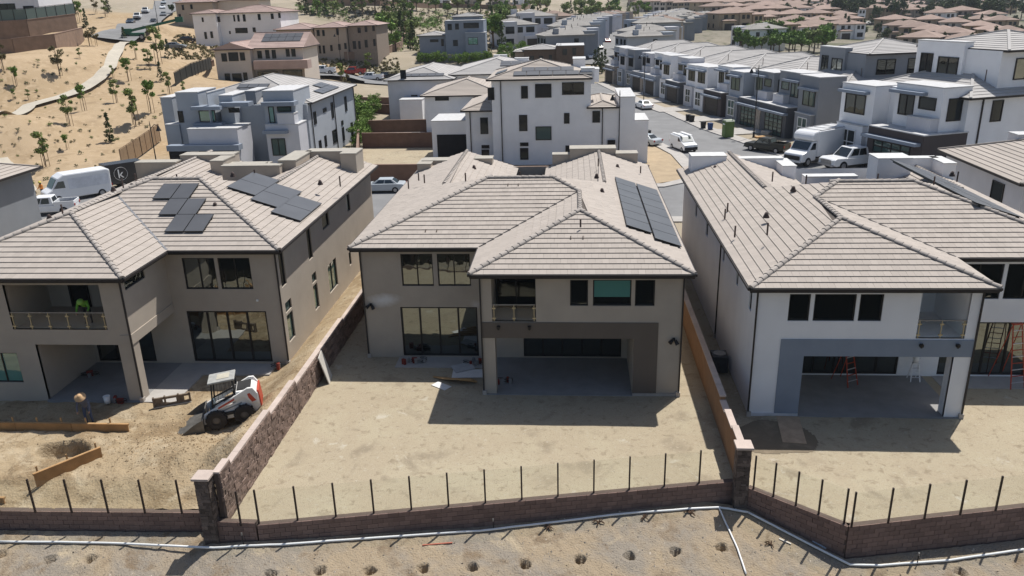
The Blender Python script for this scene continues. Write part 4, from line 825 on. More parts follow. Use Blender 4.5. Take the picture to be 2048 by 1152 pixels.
for i, (s, w) in enumerate(((0, 6), (13, 5), (26, 5), (38, 5), (50, 5.5), (62, 5))):
    o = np.array((27.2, 66))+np.array((-.262, .965))*s; d = np.array((-.262, .965)); n = np.array((.965, .262))
    q = [o-n*8.2, o-n*8.2+d*w, o+d*w+n*2, o+n*2]; flat_poly('driveway', [tuple(a) for a in q], .145, conc, z0=-.2)
# dirt front yards between driveways
# ---------------- middle distance houses ----------------
def coping(h, x0, x1, y0, y1, z): B().box(x0-.06, x1+.06, y0-.06, y1+.06, z, z+.1).build('coping', M('coping_light', (.5, .5, .5), .9), h)
def blk(h, x0, x1, y0, y1, z0, z1, mat, cap=True, name='wall'):
    o = B().box(min(x0, x1), max(x0, x1), y0, y1, z0, z1).build(name, mat, h)
    if cap: B().box(min(x0, x1)-.05, max(x0, x1)+.05, y0-.05, y1+.05, z1, z1+.09).build('coping', MT['coping_light'] if 'coping_light' in MT else M('coping_light', (.5, .5, .5), .9), o)
    return o
def hip(h, x0, x1, y0, y1, z, pitch=.3, mat=None, ov=.5, L=.42, gut=True, gable=False):
    x0, x1, y0, y1 = x0-ov, x1+ov, y0-ov, y1+ov; w, d = x1-x0, y1-y0; r = min(w, d)/2; un = B(); st = B(); zr = z+r*pitch; q = 0 if gable else r
    if w >= d: a, b = (x0+q, (y0+y1)/2, zr), (x1-q, (y0+y1)/2, zr); A = lambda: None
    else: a, b = ((x0+x1)/2, y0+q, zr), ((x0+x1)/2, y1-q, zr)
    c = [(x0, y0, z), (x1, y0, z), (x1, y1, z), (x0, y1, z)]
    pls = [[c[0], c[1], b, a], [c[2], c[3], a, b], [c[3], c[0], a], [c[1], c[2], b]] if w >= d else [[c[3], c[0], a, b], [c[1], c[2], b, a], [c[0], c[1], a], [c[2], c[3], b]]
    for i, p in enumerate(pls):
        if abs(w-d) < .01 and len(p) == 4: p = p[:3]
        if gable and i > 1: un.face(p); continue
        roof_plane(p, None, strips=st, under=un, L=L)
    un.face([(x, y, z-.03) for x, y, _ in c]); roof = un.build('roof', underlay if not gable else (mat or tile2), h); struct(st.build('tile_course_field', mat or tile2, roof), 'stuff')
    rb = B()
    for p, e in ((c[0], a), (c[3], a if w >= d else b), (c[1], b if w >= d else a), (c[2], b), (a, b)):
        if gable and p is not a: continue
        if (Vector(e)-Vector(p)).length > .3: rb.bar(Vector(p)+Vector((0, 0, .06)), Vector(e)+Vector((0, 0, .06)), .22, .12)
    rb.build('ridge_capping', cap_m if mat is tile else (mat or tile2), roof)
    if gut:
        g_ = B()
        for p, e in zip(c, c[1:]+c[:1]): g_.bar(Vector(p)+Vector((0, 0, -.06)), Vector(e)+Vector((0, 0, -.06)), .14, .16)
        g_.build('gutter', gutter_m, h)
    return roof
def pw(h, Y, px0, py0, px1, py1, pane=None, nx=1, nz=1, name='window', off=.035, fw=.09, fm=None):
    """window on the wall plane y=Y (world) spanning two measured corners; h is not rotated"""
    a, b = onpl(px0, py0, (0, Y, 0), (0, 1, 0)), onpl(px1, py1, (0, Y, 0), (0, 1, 0)); l = h.location
    return window(h, (0, Y-l.y), (1, 0), (0, -1), min(a[0], b[0])-l.x, max(a[0], b[0])-l.x, min(a[2], b[2])-l.z, max(a[2], b[2])-l.z, nx, nz, pane, off, fw, name, fm)
def pbk(h, px0, py0, px1, py1, Y, dep, mat, zb=-1., cap=True, name='wall'):
    a, b = onpl(px0, py0, (0, Y, 0), (0, 1, 0)), onpl(px1, py1, (0, Y, 0), (0, 1, 0)); l = h.location
    return blk(h, a[0]-l.x, b[0]-l.x, Y-l.y, Y-l.y+dep, (b[2] if zb is None else zb)-l.z*(zb is None), a[2]-l.z, mat, cap, name)
def dsp(h, x, y, z0, z1): B().bar((x, y, z0), (x, y, z1), .1).build('downspout', gutter_m, h)
# white three-storey house beyond the middle house
YW = 57.8; hW = thing('house', 'large white three-storey house with dark square windows behind the middle roof', 'house', (-8, YW, 0)); l = hW.location
blk(hW, -6.3, 5.0, 0, 12, -1, 9.75, white_st, False); hip(hW, -6.3, 4.6, 0, 12, 9.8, .28, tile)
blk(hW, 5.0, 8.2, .05, 11, -1, 6.5, white_st, False); hip(hW, 5.0, 7.8, .02, 10, 6.55, .28, tile, .4)
blk(hW, 8.2, 10.0, -.15, 9, -1, 7.6, white_st); blk(hW, 10.0, 11.6, .3, 6, -1, 4.9, white_st)
blk(hW, 3.9, 5.4, 1.0, 3.2, 9, 10.7, white_st); blk(hW, 4.6, 6.0, 3.2, 6, 9, 10.4, white_st); blk(hW, 3, 4.5, 9, 12.5, 9, 11.2, white_st)
blk(hW, -9.6, -6.3, 1.2, 16, -1, 6.2, white_st, False); hip(hW, -9.6, -5.2, 1.2, 16, 6.25, .28, tile, .45)
blk(hW, -14.2, -9.4, 4.2, 10.5, -1, 4.6, white_st); blk(hW, -16.5, -6.4, 13.5, 27, -1, 6.6, white_st, False); hip(hW, -16.5, -6.4, 13.5, 27, 6.65, .28, tile)
B().box(-13.6, -9.9, 4.12, 4.2, -.2, 3.0).build('garage_shade_panel', M('garage_shade', (.02, .02, .022), .9), hW)  # near-black panel on the wall, painted shade of the open garage
for q in ((975, 175, 989, 200), (1042, 172, 1056, 197), (960, 235, 977, 268), (1038, 230, 1055, 262), (1128, 226, 1139, 247), (963, 290, 979, 297), (963, 299, 979, 316), (1040, 285, 1057, 292), (1040, 296, 1057, 319), (1131, 291, 1157, 315)): pw(hW, YW, *q, gl_far)
pw(hW, YW, 1070, 168, 1103, 195, gl_far); pw(hW, YW, 1071, 253, 1103, 280, gl_grn2); pw(hW, YW+.05, 1185, 222, 1200, 245, gl_far); pw(hW, YW-.15, 1215, 280, 1230, 305, gl_far)
pw(hW, YW, 1124, 165, 1168, 189, gl_blk, 2, name='balcony_shade_panes'); pw(hW, YW+13.5, 870, 192, 898, 201, gl_far)  # black panes on the flat wall stand in for the balcony recess shade
for px, y0, zt in ((1005, YW, 9.6), (1204, YW+.05, 6.4), (943, YW+1.2, 6.1)): dsp(hW, onpl(px, 300, (0, y0, 0), (0, 1, 0))[0]-l.x, y0-l.y-.08, -1, zt)
for i in range(6): solar(hW, (-6.8, -.5, 9.8), (1, 0, 0), Vector((0, 1, .28)).normalized(), Vector((0, -.28, 1)).normalized(), 3.0+i*1.5, .9, 1.46, 1.25)
for i in range(4): solar(hW, (-6.8, -.5, 9.8), (1, 0, 0), Vector((0, 1, .28)).normalized(), Vector((0, -.28, 1)).normalized(), 3.9+i*1.5, 2.2, 1.46, 1.25)
for j in range(2): solar(hW, (-6.8, 12.5, 9.8), (0, -1, 0), Vector((1, 0, .28)).normalized(), Vector((-.28, 0, 1)).normalized(), 7+j*1.7, .8, 1.66, 1.3)
# pale house with wide grey roofs further back
hB = thing('house', 'low white house with broad grey hip roofs behind the three-storey house', 'house', (-22, 92, 0)); blk(hB, -12, -2, 0, 20, -1, 6.8, lgrey_st, False); hip(hB, -12, -2, 0, 20, 6.85, .26, tile2); blk(hB, -2, 11, 3, 22, -1, 7.2, white_st, False); hip(hB, -2.2, 11, 3, 22, 7.25, .26, tile2)
blk(hB, -9.5, -6, -4, 0, -1, 4.2, white_st); pw(hB, 92, 822, 190, 836, 208, gl_far); pw(hB, 92, 800, 140, 813, 160, gl_far); pw(hB, 95, 880, 160, 895, 172, gl_far)
for px, py in ((1000, 112), (1043, 118), (1060, 125)): p = onz(px, py, 8.5); blk(hB, p[0]+22-1.2, p[0]+22+1.2, p[1]-92, p[1]-92+1.5, 5, 8.6, white_st)
for j in range(3):
    for i in range(2): solar(hB, (-2.7, 2.5, 7.25), (1, 0, 0), Vector((0, 1, .26)).normalized(), Vector((0, -.26, 1)).normalized(), 8+j*1.7, 3.4+i*1.2, 1.66, 1.16)
for j in range(5): solar(hB, (-12.5, -.5, 6.85), (1, 0, 0), Vector((0, 1, .26)).normalized(), Vector((0, -.26, 1)).normalized(), 2.8+j*1.3, 1.3, 1.26, 1.2)
# grey modern house with boxy facade
hG = thing('house', 'boxy blue-grey modern house with flat awnings at the foot of the tan hill', 'house', (-44, 54, 0)); l = hG.location
blk(hG, -8.5, 7.9, 4, 25, -1, 7.4, grey_st, False); hip(hG, -8.5, 7.9, 5, 25, 7.45, .28, tile2, .45)
pbk(hG, 320, 196, 366, 335, 56.5, 6, grey_st); pbk(hG, 330, 250, 372, 335, 55, 3, grey_st); pbk(hG, 350, 186, 418, 335, 55.2, 5, grey_st); pbk(hG, 412, 186, 436, 335, 54.4, 5, grey_st); pbk(hG, 437, 192, 484, 335, 56, 5, grey_st); pbk(hG, 374, 259, 486, 345, 52.4, 4, lgrey_st)
pbk(hG, 490, 183, 530, 335, 58.5, 4, slate_st); pbk(hG, 524, 183, 603, 335, 55, 6, grey_st); pbk(hG, 530, 250, 607, 345, 54, 3, lgrey_st)
for q, Y, dp in (((380, 214, 440, 220), 54, 2), ((438, 206, 497, 213), 54.8, 1.6), ((521, 205, 588, 212), 53.9, 1.6), ((524, 262, 573, 268), 53.2, 1.2), ((332, 292, 478, 301), 51.6, 1.2), ((385, 247, 444, 255), 54.2, 1.2)): pbk(hG, *q, Y, dp, blue_st, None, False, 'awning')
pbk(hG, 553, 228, 590, 249, 54, 1.4, lgrey_st, None, True, 'balcony_wall')
for q, Y, pn, nx in (((397, 221, 433, 243), 54.95, gl_teal, 1), ((457, 216, 480, 225), 56, gl_far, 1), ((355, 222, 369, 245), 55.2, gl_far, 1), ((500, 216, 518, 246), 58.5, gl_blk, 1), ((536, 213, 551, 246), 55, gl_teal, 1), ((554, 213, 583, 223), 55, gl_grn2, 1), ((542, 277, 574, 311), 54, gl_grn2, 2), ((500, 262, 520, 330), 58.5, gl_blk, 1)): pw(hG, Y, *q, pn, nx)
for q in ((338, 303, 380, 335), (398, 301, 474, 340)): pw(hG, 52.4 if q[0] > 390 else 54.9, *q, M('garage_dark', (.025, .025, .028), .6), 1, 4, 'garage_door')
for (y0, y1, z0, z1) in ((6, 7, 4.7, 6.2), (10, 11.4, 5.6, 6.1), (13.5, 14.4, 4.4, 6.4), (20, 21, 4.4, 6.4), (7, 7.9, 1, 2.6), (9.4, 10.2, 1.4, 2.8), (13, 15, 1.2, 2.9), (17.5, 18.4, .8, 2.6), (17.5, 18.4, 2.9, 3.5), (22, 23, .2, 2.6)): window(hG, (7.9, y0), (0, 1), (1, 0), 0, y1-y0, z0, z1, 1, 1, gl_far, .04, .09)
for y in (5.2, 14.8, 24.8): dsp(hG, 8.0, y, -1, 7.3)
for k in range(3):
    for j in range(3): solar(hG, (-9, 4.5, 7.45), (1, 0, 0), Vector((0, 1, .28)).normalized(), Vector((0, -.28, 1)).normalized(), 6.6+j*1.3-k*.5+1, 2.0+k*1.45, 1.26, 1.25)
for j in range(4):
    for i in range(2 if j > 1 else 1): solar(hG, (8.4, 4.5, 7.45), (0, 1, 0), Vector((-1, 0, .28)).normalized(), Vector((.28, 0, 1)).normalized(), 7+j*1.9, .8+i*1.3, 1.86, 1.26)
# brown yard walls in the middle distance
yw_m = M('yard_block_wall', (.17, .105, .078), .95, .12, 1.2, .2, 20)
def long_wall(label, a, b, h_, z=0, th=.22, mat=yw_m, cap=True, name='yard_wall', group='brown yard walls in the middle distance'):
    a, b = Vector((*a, 0)), Vector((*b, 0)); t = thing(name, label, 'wall', (a.x, a.y, z), math.atan2(b.y-a.y, b.x-a.x), group); L = (b-a).length
    B().box(0, L, -th/2, th/2, -1.5, h_-.08).build('core', mat, t)
    if cap: B().box(-.02, L+.02, -th/2-.04, th/2+.04, h_-.078, h_).build('cap', M('wall_cap_brown', (.23, .155, .12), .95, .1), t)
    return t
long_wall('brown block wall behind the silver sedan', (-28.2, 48.9), (-21.5, 48.8), 2.0); long_wall('brown block wall between the middle roof and the white house', (-21.5, 49.4), (3, 49.4), 1.5)
long_wall('brown wall running back along the green hedge', (-28.4, 49), (-37.5, 86), 1.7); long_wall('brown wall across the empty dirt lot, nearest', (-33.2, 70.7), (-22.2, 70.3), 2.0); long_wall('brown wall behind the unfinished pool', (-36, 82.5), (-25, 82.8), 2.0)
long_wall('brown wall before the white pickup street', (-42, 104), (-31, 102), 1.8); long_wall('brown wall further up the terraced yards', (-45, 116), (-33, 113), 1.7); long_wall('brown yard wall beside the blue-grey house', (-36, 57.5), (-30.4, 57.5), 1.5)
flat_poly('empty_lot', [(-30.2, 57), (-22, 50), (-22, 70), (-33, 70.4)], .02, yard_m)
t = thing('pool_excavation', 'unfinished rectangular pool shell with water in the terraced yard', 'pool', (-29.5, 76.5, 0)); B().box(-3.4, 3.4, -2.0, -1.8, -.4, .5).box(-3.4, 3.4, 1.8, 2.0, -.4, .8).box(-3.4, -3.2, -2, 2, -.4, .6).box(3.2, 3.4, -2, 2, -.4, .5).build('shell', conc, t); B().box(-3.2, 3.2, -1.8, 1.8, -.3, .1).build('water', M('pool_water', (.05, .09, .08), .1), t)
# houses facing the side street at right
def row_house(label, ox, oy, rz, s, main, low, acc, gpane, gdoor, var=0, third=None, roofm=None, stone=None):
    h = thing('house', label, 'house', (ox, oy, 0), rz, 'modern houses along the right side street'); h.scale = (s,)*3; W = 11.2
    if main is white_st: lt = M('side_white', (.60, .60, .62), .95, .05)
    blk(h, -W, 0, 2.6, 20, -1, 6.3, main, False); hip(h, -W, 0, 2.7, 20, 6.35, .36, roofm or tile2, .45, .5)
    flip = (lambda a, b: (a, b)) if var % 2 == 0 else (lambda a, b: (-W-b, -W-a))
    def bx(a, b, y0, y1, z0, z1, m_, cap=True, nm='wall'): a, b = flip(a, b); return blk(h, a, b, y0, y1, z0, z1, m_, cap, nm)
    bx(-6.2, .02, -1.3, 3, -1, 3.6, low); bx(-5.7, -.6, .6, 3.4, 3.5, 7.1+.35*(var % 2), acc); bx(-W-.02, -7.0, -.4, 2.9, -1, 7.5 if var % 3 else 6.7, main); bx(-W+.4, -7.4, -.9, .5, -1, 3.3, low if var % 3 == 2 else acc)
    bx(-7.3, -6.0, 1.2, 3, -1, 6.7, acc, False)
    if stone: bx(-1.1, .06, -1.36, 2.4, -.5, 2.9, stone, False, 'stone_cladding')
    bx(-6.4, -.2, -1.9, -1.2, 2.75, 3.0, blue_st, False, 'awning'); bx(-5.9, -2.2, .0, .7, 6.4, 6.65, blue_st, False, 'awning'); bx(-W+.1, -7.6, -1.0, -.3, 6.0, 6.25, blue_st, False, 'awning'); bx(-3.2, -.7, -.2, .8, 3.7, 4.7, lgrey_st if acc is not lgrey_st else acc, True, 'balcony_wall')
    def wn(a, b, y, z0, z1, p, nx=1, nz=1, nm='window', fm=None): a, b = flip(a, b); window(h, (0, y), (1, 0), (0, -1), a, b, z0, z1, nx, nz, p, .03, .09, nm, fm)
    wn(-5.4, -1.2, -1.3, .05, 2.6, gdoor, 4 if gdoor is gl_grn2 else 1, 5, 'garage_door', None)
    wn(-5.2, -3.5, .6, 4.6, 6.3, gpane, 2); wn(-3.0, -1.2, .6, 5.3, 6.3, gpane); wn(-10.6, -8.0, -.4, 4.2, 5.9, gpane, 2); wn(-10.2, -8.2, -.9, .7, 2.9, gpane, 2, 2, fm=white_p); wn(-7.2, -6.3, 1.2, .1, 2.6, gl_teal, 1, 1, 'door')
    for (y0, y1, z0, z1) in ((5, 6.1, 4.3, 6), (9.5, 10.4, 4.4, 5.9), (14.5, 15.6, 4.4, 5.9), (6, 7, 1.0, 2.5), (12, 13.5, 1.2, 2.4)): window(h, (0, y0), (0, 1), (1, 0), 0, y1-y0, z0, z1, 1, 1, gl_far, .04, .09)
    window(h, (flip(-5.7, -.6)[1], 1.2), (0, 1), (1, 0), 0, 1.4, 4.5, 6.3, 1, 1, gpane, .04, .09)
    dsp(h, .06, 4.0, -1, 6.2); dsp(h, .06, 13, -1, 6.2)
    for k in range(3): q = B().tube([(-2-3*k, 6+2*k, 6.8), (-2-3*k, 6+2*k, 8.4 if k == 1 else 8.2)], .05, 6).build('vent_pipe', MT['vent_brown'], h)
    if third:
        x0, x1, y0, y1, m_ = third; blk(h, x0, x1, y0, y1, 6, 9.7, m_, False); hip(h, x0, x1, y0+.6, y1, 9.75, .26, roofm or tile2, .5, .5); blk(h, x0, x0+(x1-x0)*.6, y0-.3, y0+.6, 6, 10.2, m_)
        window(h, (0, y0-.3), (1, 0), (0, -1), x0+.6, x0+2.0, 7.4, 9.2, 2, 1, gl_far, .04, .09); window(h, (0, y0-.3), (1, 0), (0, -1), x0+(x1-x0)*.6-2.6, x0+(x1-x0)*.6-.4, 7.2, 9.0, 2, 1, gl_blk, .04, .09)
        window(h, (x1, y0+1.5), (0, 1), (1, 0), 0, 2.4, 7.4, 9.1, 2, 1, gl_blk, .04, .09); window(h, (x1, y0+5.5), (0, 1), (1, 0), 0, 1.1, 7.4, 9.1, 1, 1, gl_blk, .04, .09)
    return h
RZ = math.atan2(-.964, .267)
hd = M('garage_door_dark', (.05, .045, .042), .6, .05)
row_house('large white house with dark brown garage front and white third storey at right', 31.2, 47.6, math.atan2(-.93, .36), 1.26, white_st, dbrown_st, white_st, gl_far, gl_grn2, 0, (-9.5, -.8, 6, 15, white_st), tile2)
row_house('charcoal and grey house with blue-grey third storey next to the white one', 25.8, 68.6, RZ, 1.1, slate_st, dgrey_st, slate_st, gl_grn2, gl_grn2, 1, (-10.5, -1.5, 6, 16, slate_st), tile2)
row_house('charcoal house with green glass garage door and stone side', 22.6, 81.2, RZ, 1.08, grey_st, dgrey_st, slate_st, gl_grn2, gl_grn2, 0, None, tile2, stone_cl)
row_house('white house with dark brown garage box near the parked bins', 19.3, 93.7, RZ, 1.05, white_st, dbrown_st, white_st, gl_far, hd, 0, None, tile2)
row_house('white house with dark planter base beyond the brown garage', 16.3, 106.2, RZ, 1.03, white_st, dgrey_st, lgrey_st, gl_far, hd, 3, None, tile2)
row_house('white and grey house with tall corner block midway up the street', 13.4, 118.7, RZ, 1.03, white_st, grey_st, white_st, gl_far, hd, 1, None, tile2)
row_house('slate house with stone clad garage side farther up the street', 10.2, 131, RZ, 1.03, slate_st, slate_st, lgrey_st, gl_far, hd, 2, None, tile2, stone_cl)
row_house('pale blue-grey house with stone garage at the far end of the street', 6.7, 143.3, RZ, 1.03, lgrey_st, stone_cl, grey_st, gl_far, hd, 1, None, tile2)
# partly visible neighbours at the edges of the picture
hE = thing('house', 'white house with tiled gable roof cut off by the right picture edge', 'house', (24.2, 20, 0)); blk(hE, 0, 12, -2, 9.5, -1, 6.3, lgrey_st, False); hip(hE, 0, 12, -2, 9.5, 6.35, .33, tile, .5); blk(hE, 3.4, 9, 6.2, 7.6, 5, 8.0, lgrey_st); window(hE, (0, .3), (0, 1), (-1, 0), 0, 1.6, 4.2, 5.7, 1, 1, gl_far, .04)
window(hE, (2.5, -2), (1, 0), (0, -1), 0, 1.6, 4.2, 5.7, 1, 1, gl_far, .04); roof_vent(hE, (2.2, 2.5, 7.2)); vent_pipe(hE, (3.2, 2.2, 7.3)); roof_vent(hE, (3.6, 1.0, 7.2))
hF = thing('house', 'blue-grey house corner with tiled eave at the left picture edge', 'house', (-48.6, 17, .5)); blk(hF, -9, 0, -6, 8.5, -1, 6.0, slate_st, False); hip(hF, -9, 0, -6, 8.5, 6.05, .33, tile, .5)
# ---------------- houses on the rising ground behind ----------------
def phouse(label, bp, blocks, wins, name='house', group=None, slabs=()):
    b0 = g(*bp); h = thing(name, label, 'house', b0, 0, group)
    for (x0, y0, x1, y1, dy, dep, mat, rf) in blocks:
        Y = b0.y+dy; a, b = onpl(x0, y0, (0, Y, 0), (0, 1, 0)), onpl(x1, y1, (0, Y, 0), (0, 1, 0)); zt = a[2]-b0.z
        blk(h, a[0]-b0.x, b[0]-b0.x, dy, dy+dep, -5, zt, mat, rf is None)
        if rf: hip(h, min(a[0], b[0])-b0.x, max(a[0], b[0])-b0.x, dy, dy+dep, zt+.05, rf[0], rf[1], .5, .5, True, len(rf) > 2)
    for q in wins: pw(h, b0.y+q[4], *q[:4], q[5] if len(q) > 5 else gl_far, q[6] if len(q) > 6 else 1, name='window' if len(q) < 8 else q[7])
    for (x0, y0, x1, y1, dy, dep, mat) in slabs: pbk(h, x0, y0, x1, y1, b0.y+dy, dep, mat, None, False, 'porch_roof')
    return h
W_ = lambda s, dy, pn=None, nx=1: [(*q, dy, pn or gl_far, nx) for q in s]
phouse('cream house with pink tiled gable roof and lower porch roof on the hill', (530, 168), [(428, 100, 508, 168, 0, 14, cream_st, (.30, tile3, 'g')), (500, 97, 612, 168, 1.5, 9.2, cream_st, (.5, tile3, 'g'))],
  W_([(442, 107, 455, 123), (456, 105, 478, 122), (479, 105, 491, 121)], 0)+W_([(514, 102, 525, 117), (530, 100, 540, 117), (543, 100, 553, 117), (571, 98, 580, 113), (582, 98, 592, 113)], 1.5)+W_([(449, 147, 462, 165), (464, 147, 485, 165), (486, 145, 496, 160)], 0)+[(515, 143, 557, 156, -.2, gl_blk, 1, 'garage_door'), (565, 140, 606, 158, -.2, gl_blk, 1, 'garage_door')],
  slabs=[(506, 122, 616, 137, -.6, 2.4, tile3)])
hS = [o for o in COL.objects if o.get('label', '').startswith('cream house with pink tiled')][0]; sb_ = [o for o in hS.children if o.name.startswith('roof')][-1]; zz = min(v.co.z for v in sb_.data.vertices); yy = min(v.co.y for v in sb_.data.vertices); xm = sum(v.co.x for v in sb_.data.vertices)/len(sb_.data.vertices)
for j in range(5):
    for i in range(2): solar(hS, (xm-3.2, yy, zz), (1, 0, 0), Vector((0, 1, .5)).normalized(), Vector((0, -.5, 1)).normalized(), j*1.5, 2.2+i*1.5, 1.47, 1.46)
hT = phouse('beige two-storey house with broad brown-pink hip roof above the pickup trucks', (650, 117), [(552, 60, 632, 118, 1.5, 12, beige_st, (.24, tile3)), (628, 56, 697, 118, 0, 14, beige_st, (.24, tile3)), (695, 52, 756, 112, 1, 13, M('stucco_taupe', (.26, .21, .17), .95), (.24, tile3))],
  W_([(633, 60, 640, 72), (644, 60, 650, 72), (672, 57, 678, 70), (637, 91, 643, 107), (645, 91, 651, 107), (660, 90, 666, 102), (676, 88, 682, 100), (688, 86, 694, 98)], 0)+W_([(715, 55, 722, 66), (729, 53, 735, 64), (744, 50, 750, 62), (705, 82, 713, 98), (716, 82, 722, 98), (729, 80, 736, 95), (746, 78, 752, 92)], 1)+W_([(560, 70, 568, 84), (585, 68, 592, 82)], 1.5))
phouse('white hillside house with salmon tiled roof and many small dark windows', (440, 92), [(384, 28, 440, 92, 0, 12, white_st, (.22, tile3)), (436, 27, 566, 84, 2, 14, white_st, (.22, tile3))],
  W_([(403, 35, 408, 44), (434, 33, 441, 44), (408, 64, 415, 78), (420, 63, 427, 76)], 0)+W_([(466, 30, 471, 43), (474, 30, 480, 43), (485, 29, 492, 43), (515, 28, 522, 40), (541, 27, 548, 38), (556, 26, 562, 36), (470, 56, 496, 66), (505, 55, 512, 64), (458, 62, 462, 68)], 2))
phouse('beige house partly hidden behind the salmon-roofed white house', (410, 62), [(350, 6, 430, 50, 6, 10, beige_st, (.22, tile3)), (425, 2, 520, 30, 10, 10, cream_st, (.22, tile3))], W_([(363, 10, 369, 20), (380, 9, 386, 18), (357, 28, 363, 38)], 6))
phouse('tall blue modern house with picture windows below the planted slope', (905, 112), [(889, 42, 969, 112, 0, 8, blue_st, None), (838, 72, 892, 112, 1.5, 10, blue_st, (.22, tile2)), (930, 66, 972, 112, -1.2, 4, blue_st, None), (905, 34, 960, 60, 4, 8, blue_st, (.2, tile2))],
  W_([(895, 48, 904, 60), (910, 47, 918, 59), (927, 46, 958, 56), (906, 80, 916, 92)], 0)+W_([(860, 79, 877, 84), (882, 78, 888, 92)], 1.5)+[(936, 75, 956, 89, -1.2, gl_teal, 2)])
phouse('brown house with flat grey roof beside the far street', (1100, 150), [(1048, 100, 1118, 152, 0, 10, M('stucco_umber', (.13, .095, .075), .95), (.2, tile2)), (1112, 92, 1168, 152, -1, 10, MT['stucco_umber'], None), (1030, 104, 1056, 130, 6, 10, beige_st, (.2, tile2))],
  W_([(1060, 112, 1068, 124), (1078, 112, 1086, 124), (1098, 110, 1104, 122)], 0)+W_([(1125, 98, 1134, 110), (1145, 96, 1152, 110), (1126, 125, 1140, 146)], -1))
phouse('white flat-roofed building with dark glazing at the upper left corner', (40, 68), [(-60, -30, 82, 30, 8, 12, white_st, None)], [(-20, 8, 34, 28, 8, gl_blk, 3), (46, 12, 70, 26, 8, gl_far)])
# hill walls and fences
def ppoly(label, pix, h_, name='retaining_wall', mat=None, th=.3, group=None):
    P = [g(*q) for q in pix]; t = thing(name, label, 'wall', P[0], group=group)
    for a, b in zip(P, P[1:]):
        d = (b-a); d.z = 0; L = d.length; d.normalize(); n = Vector((d.y, -d.x, 0)); q = B(); a, b = a-P[0], b-P[0]
        q.mesh([a-n*th/2-Vector((0, 0, 2)), b-n*th/2-Vector((0, 0, 2)), b+n*th/2-Vector((0, 0, 2)), a+n*th/2-Vector((0, 0, 2)), a-n*th/2+Vector((0, 0, h_)), b-n*th/2+Vector((0, 0, h_)), b+n*th/2+Vector((0, 0, h_)), a+n*th/2+Vector((0, 0, h_))], [(3, 2, 1, 0), (4, 5, 6, 7), (0, 1, 5, 4), (1, 2, 6, 5), (2, 3, 7, 6), (3, 0, 4, 7)])
        q.build('core', mat or M('retaining_brown', (.24, .165, .12), .95, .15, .8, .3, 6), t)
        c = B(); c.bar(a+Vector((0, 0, h_+.06)), b+Vector((0, 0, h_+.06)), th+.1, .1); c.build('cap', M('wall_cap_brown', (.23, .155, .12), .95, .1), t)
    return t, P
ppoly('lower tier of the brown retaining wall at the upper left', [(-40, 112), (30, 106), (112, 96), (168, 80)], 2.4)
tw2, PW = ppoly('upper tier of the brown retaining wall below the white building', [(-40, 82), (60, 76), (156, 62)], 3.4)
def panel_fence(label, pts, h_, step, mat, pane=None, name='panel_fence'):
    t = thing(name, label, 'fence', pts[0]); o = Vector(pts[0])
    for a, b in zip(pts, pts[1:]):
        a, b = Vector(a)-o, Vector(b)-o; n = max(1, round((b-a).length/step))
        for i in range(n+1):
            p = a.lerp(b, i/n); B().bar(p, p+Vector((0, 0, h_)), .09).build('post', mat, t)
            if i < n:
                q = a.lerp(b, (i+1)/n); d = (q-p).normalized(); B().mesh
                f = B(); f.face([p+Vector((0, 0, .1)), q+Vector((0, 0, .1)), q+Vector((0, 0, h_-.1)), p+Vector((0, 0, h_-.1))]); f.build('panel', pane or mat, t)
        B().bar(a+Vector((0, 0, h_)), b+Vector((0, 0, h_)), .07).build('top_rail', mat, t)
panel_fence('dark glass panel fence on top of the upper left wall', [p+Vector((0, .4, 3.4)) for p in PW], 2.2, 2.2, black_m, glass('fence_tint', (.10, .14, .13), .1), 'glass_fence')
panel_fence('rusty mesh fence at the left side of the blue-grey house', [g(246, 340)+Vector((0, 0, .1)), g(285, 312)+Vector((0, 0, .1)), g(322, 284)+Vector((0, 0, .1))], 2.4, 2.2, M('rust_post', (.20, .13, .08), .8), M('rust_panel', (.26, .18, .11), .9))
panel_fence('black fence on a low wall left of the cream house', [g(352, 172), g(385, 152), g(424, 138)], 2.3, 2.4, black_m, M('fence_black', (.03, .032, .03), .7))
ppoly('low brown wall right of the beige hill house', [(690, 122), (745, 122), (800, 100), (812, 78)], 2.0)
ppoly('long brown wall crowning the planted slope at the top', [(610, 8), (760, 12), (880, 16), (985, 20), (1060, 16)], 2.2)
ppoly('pale brown wall above the fence beside the cream house', [(360, 160), (400, 142), (428, 128)], .8, group=None)
def ribbon(name, pix, w, mat, dz=.06):
    P = [g(*q) for q in pix]; pts = []
    for a, b in zip(P, P[1:]):
        n = max(2, int((b-a).length/1.5)); pts += [a.lerp(b, k/n) for k in range(n)]
    pts.append(P[-1]); b = B(); prev = None
    for i, p in enumerate(pts):
        d = pts[min(i+1, len(pts)-1)]-pts[max(i-1, 0)]; d.z = 0; d.normalize(); n = Vector((d.y, -d.x, 0))*w/2
        cur = []
        for q in (p-n, p+n): cur.append(Vector((q.x, q.y, max(float(hh(q.x, q.y)), float(hh(p.x, p.y)))+dz+.12)))
        if prev: b.face([prev[0], prev[1], cur[1], cur[0]])
        prev = cur
    return struct(b.build(name, mat))
path_m = M('path_concrete', (.44, .40, .33), .95, .12, .5, .2, 6)
ribbon('path', [(-20, 233), (60, 216), (120, 200), (170, 182), (200, 162), (222, 138), (232, 112), (240, 94), (252, 86)], 2.1, path_m, .3); ribbon('path', [(-5, 322), (20, 348), (42, 374), (52, 390)], 2.4, path_m, .2)
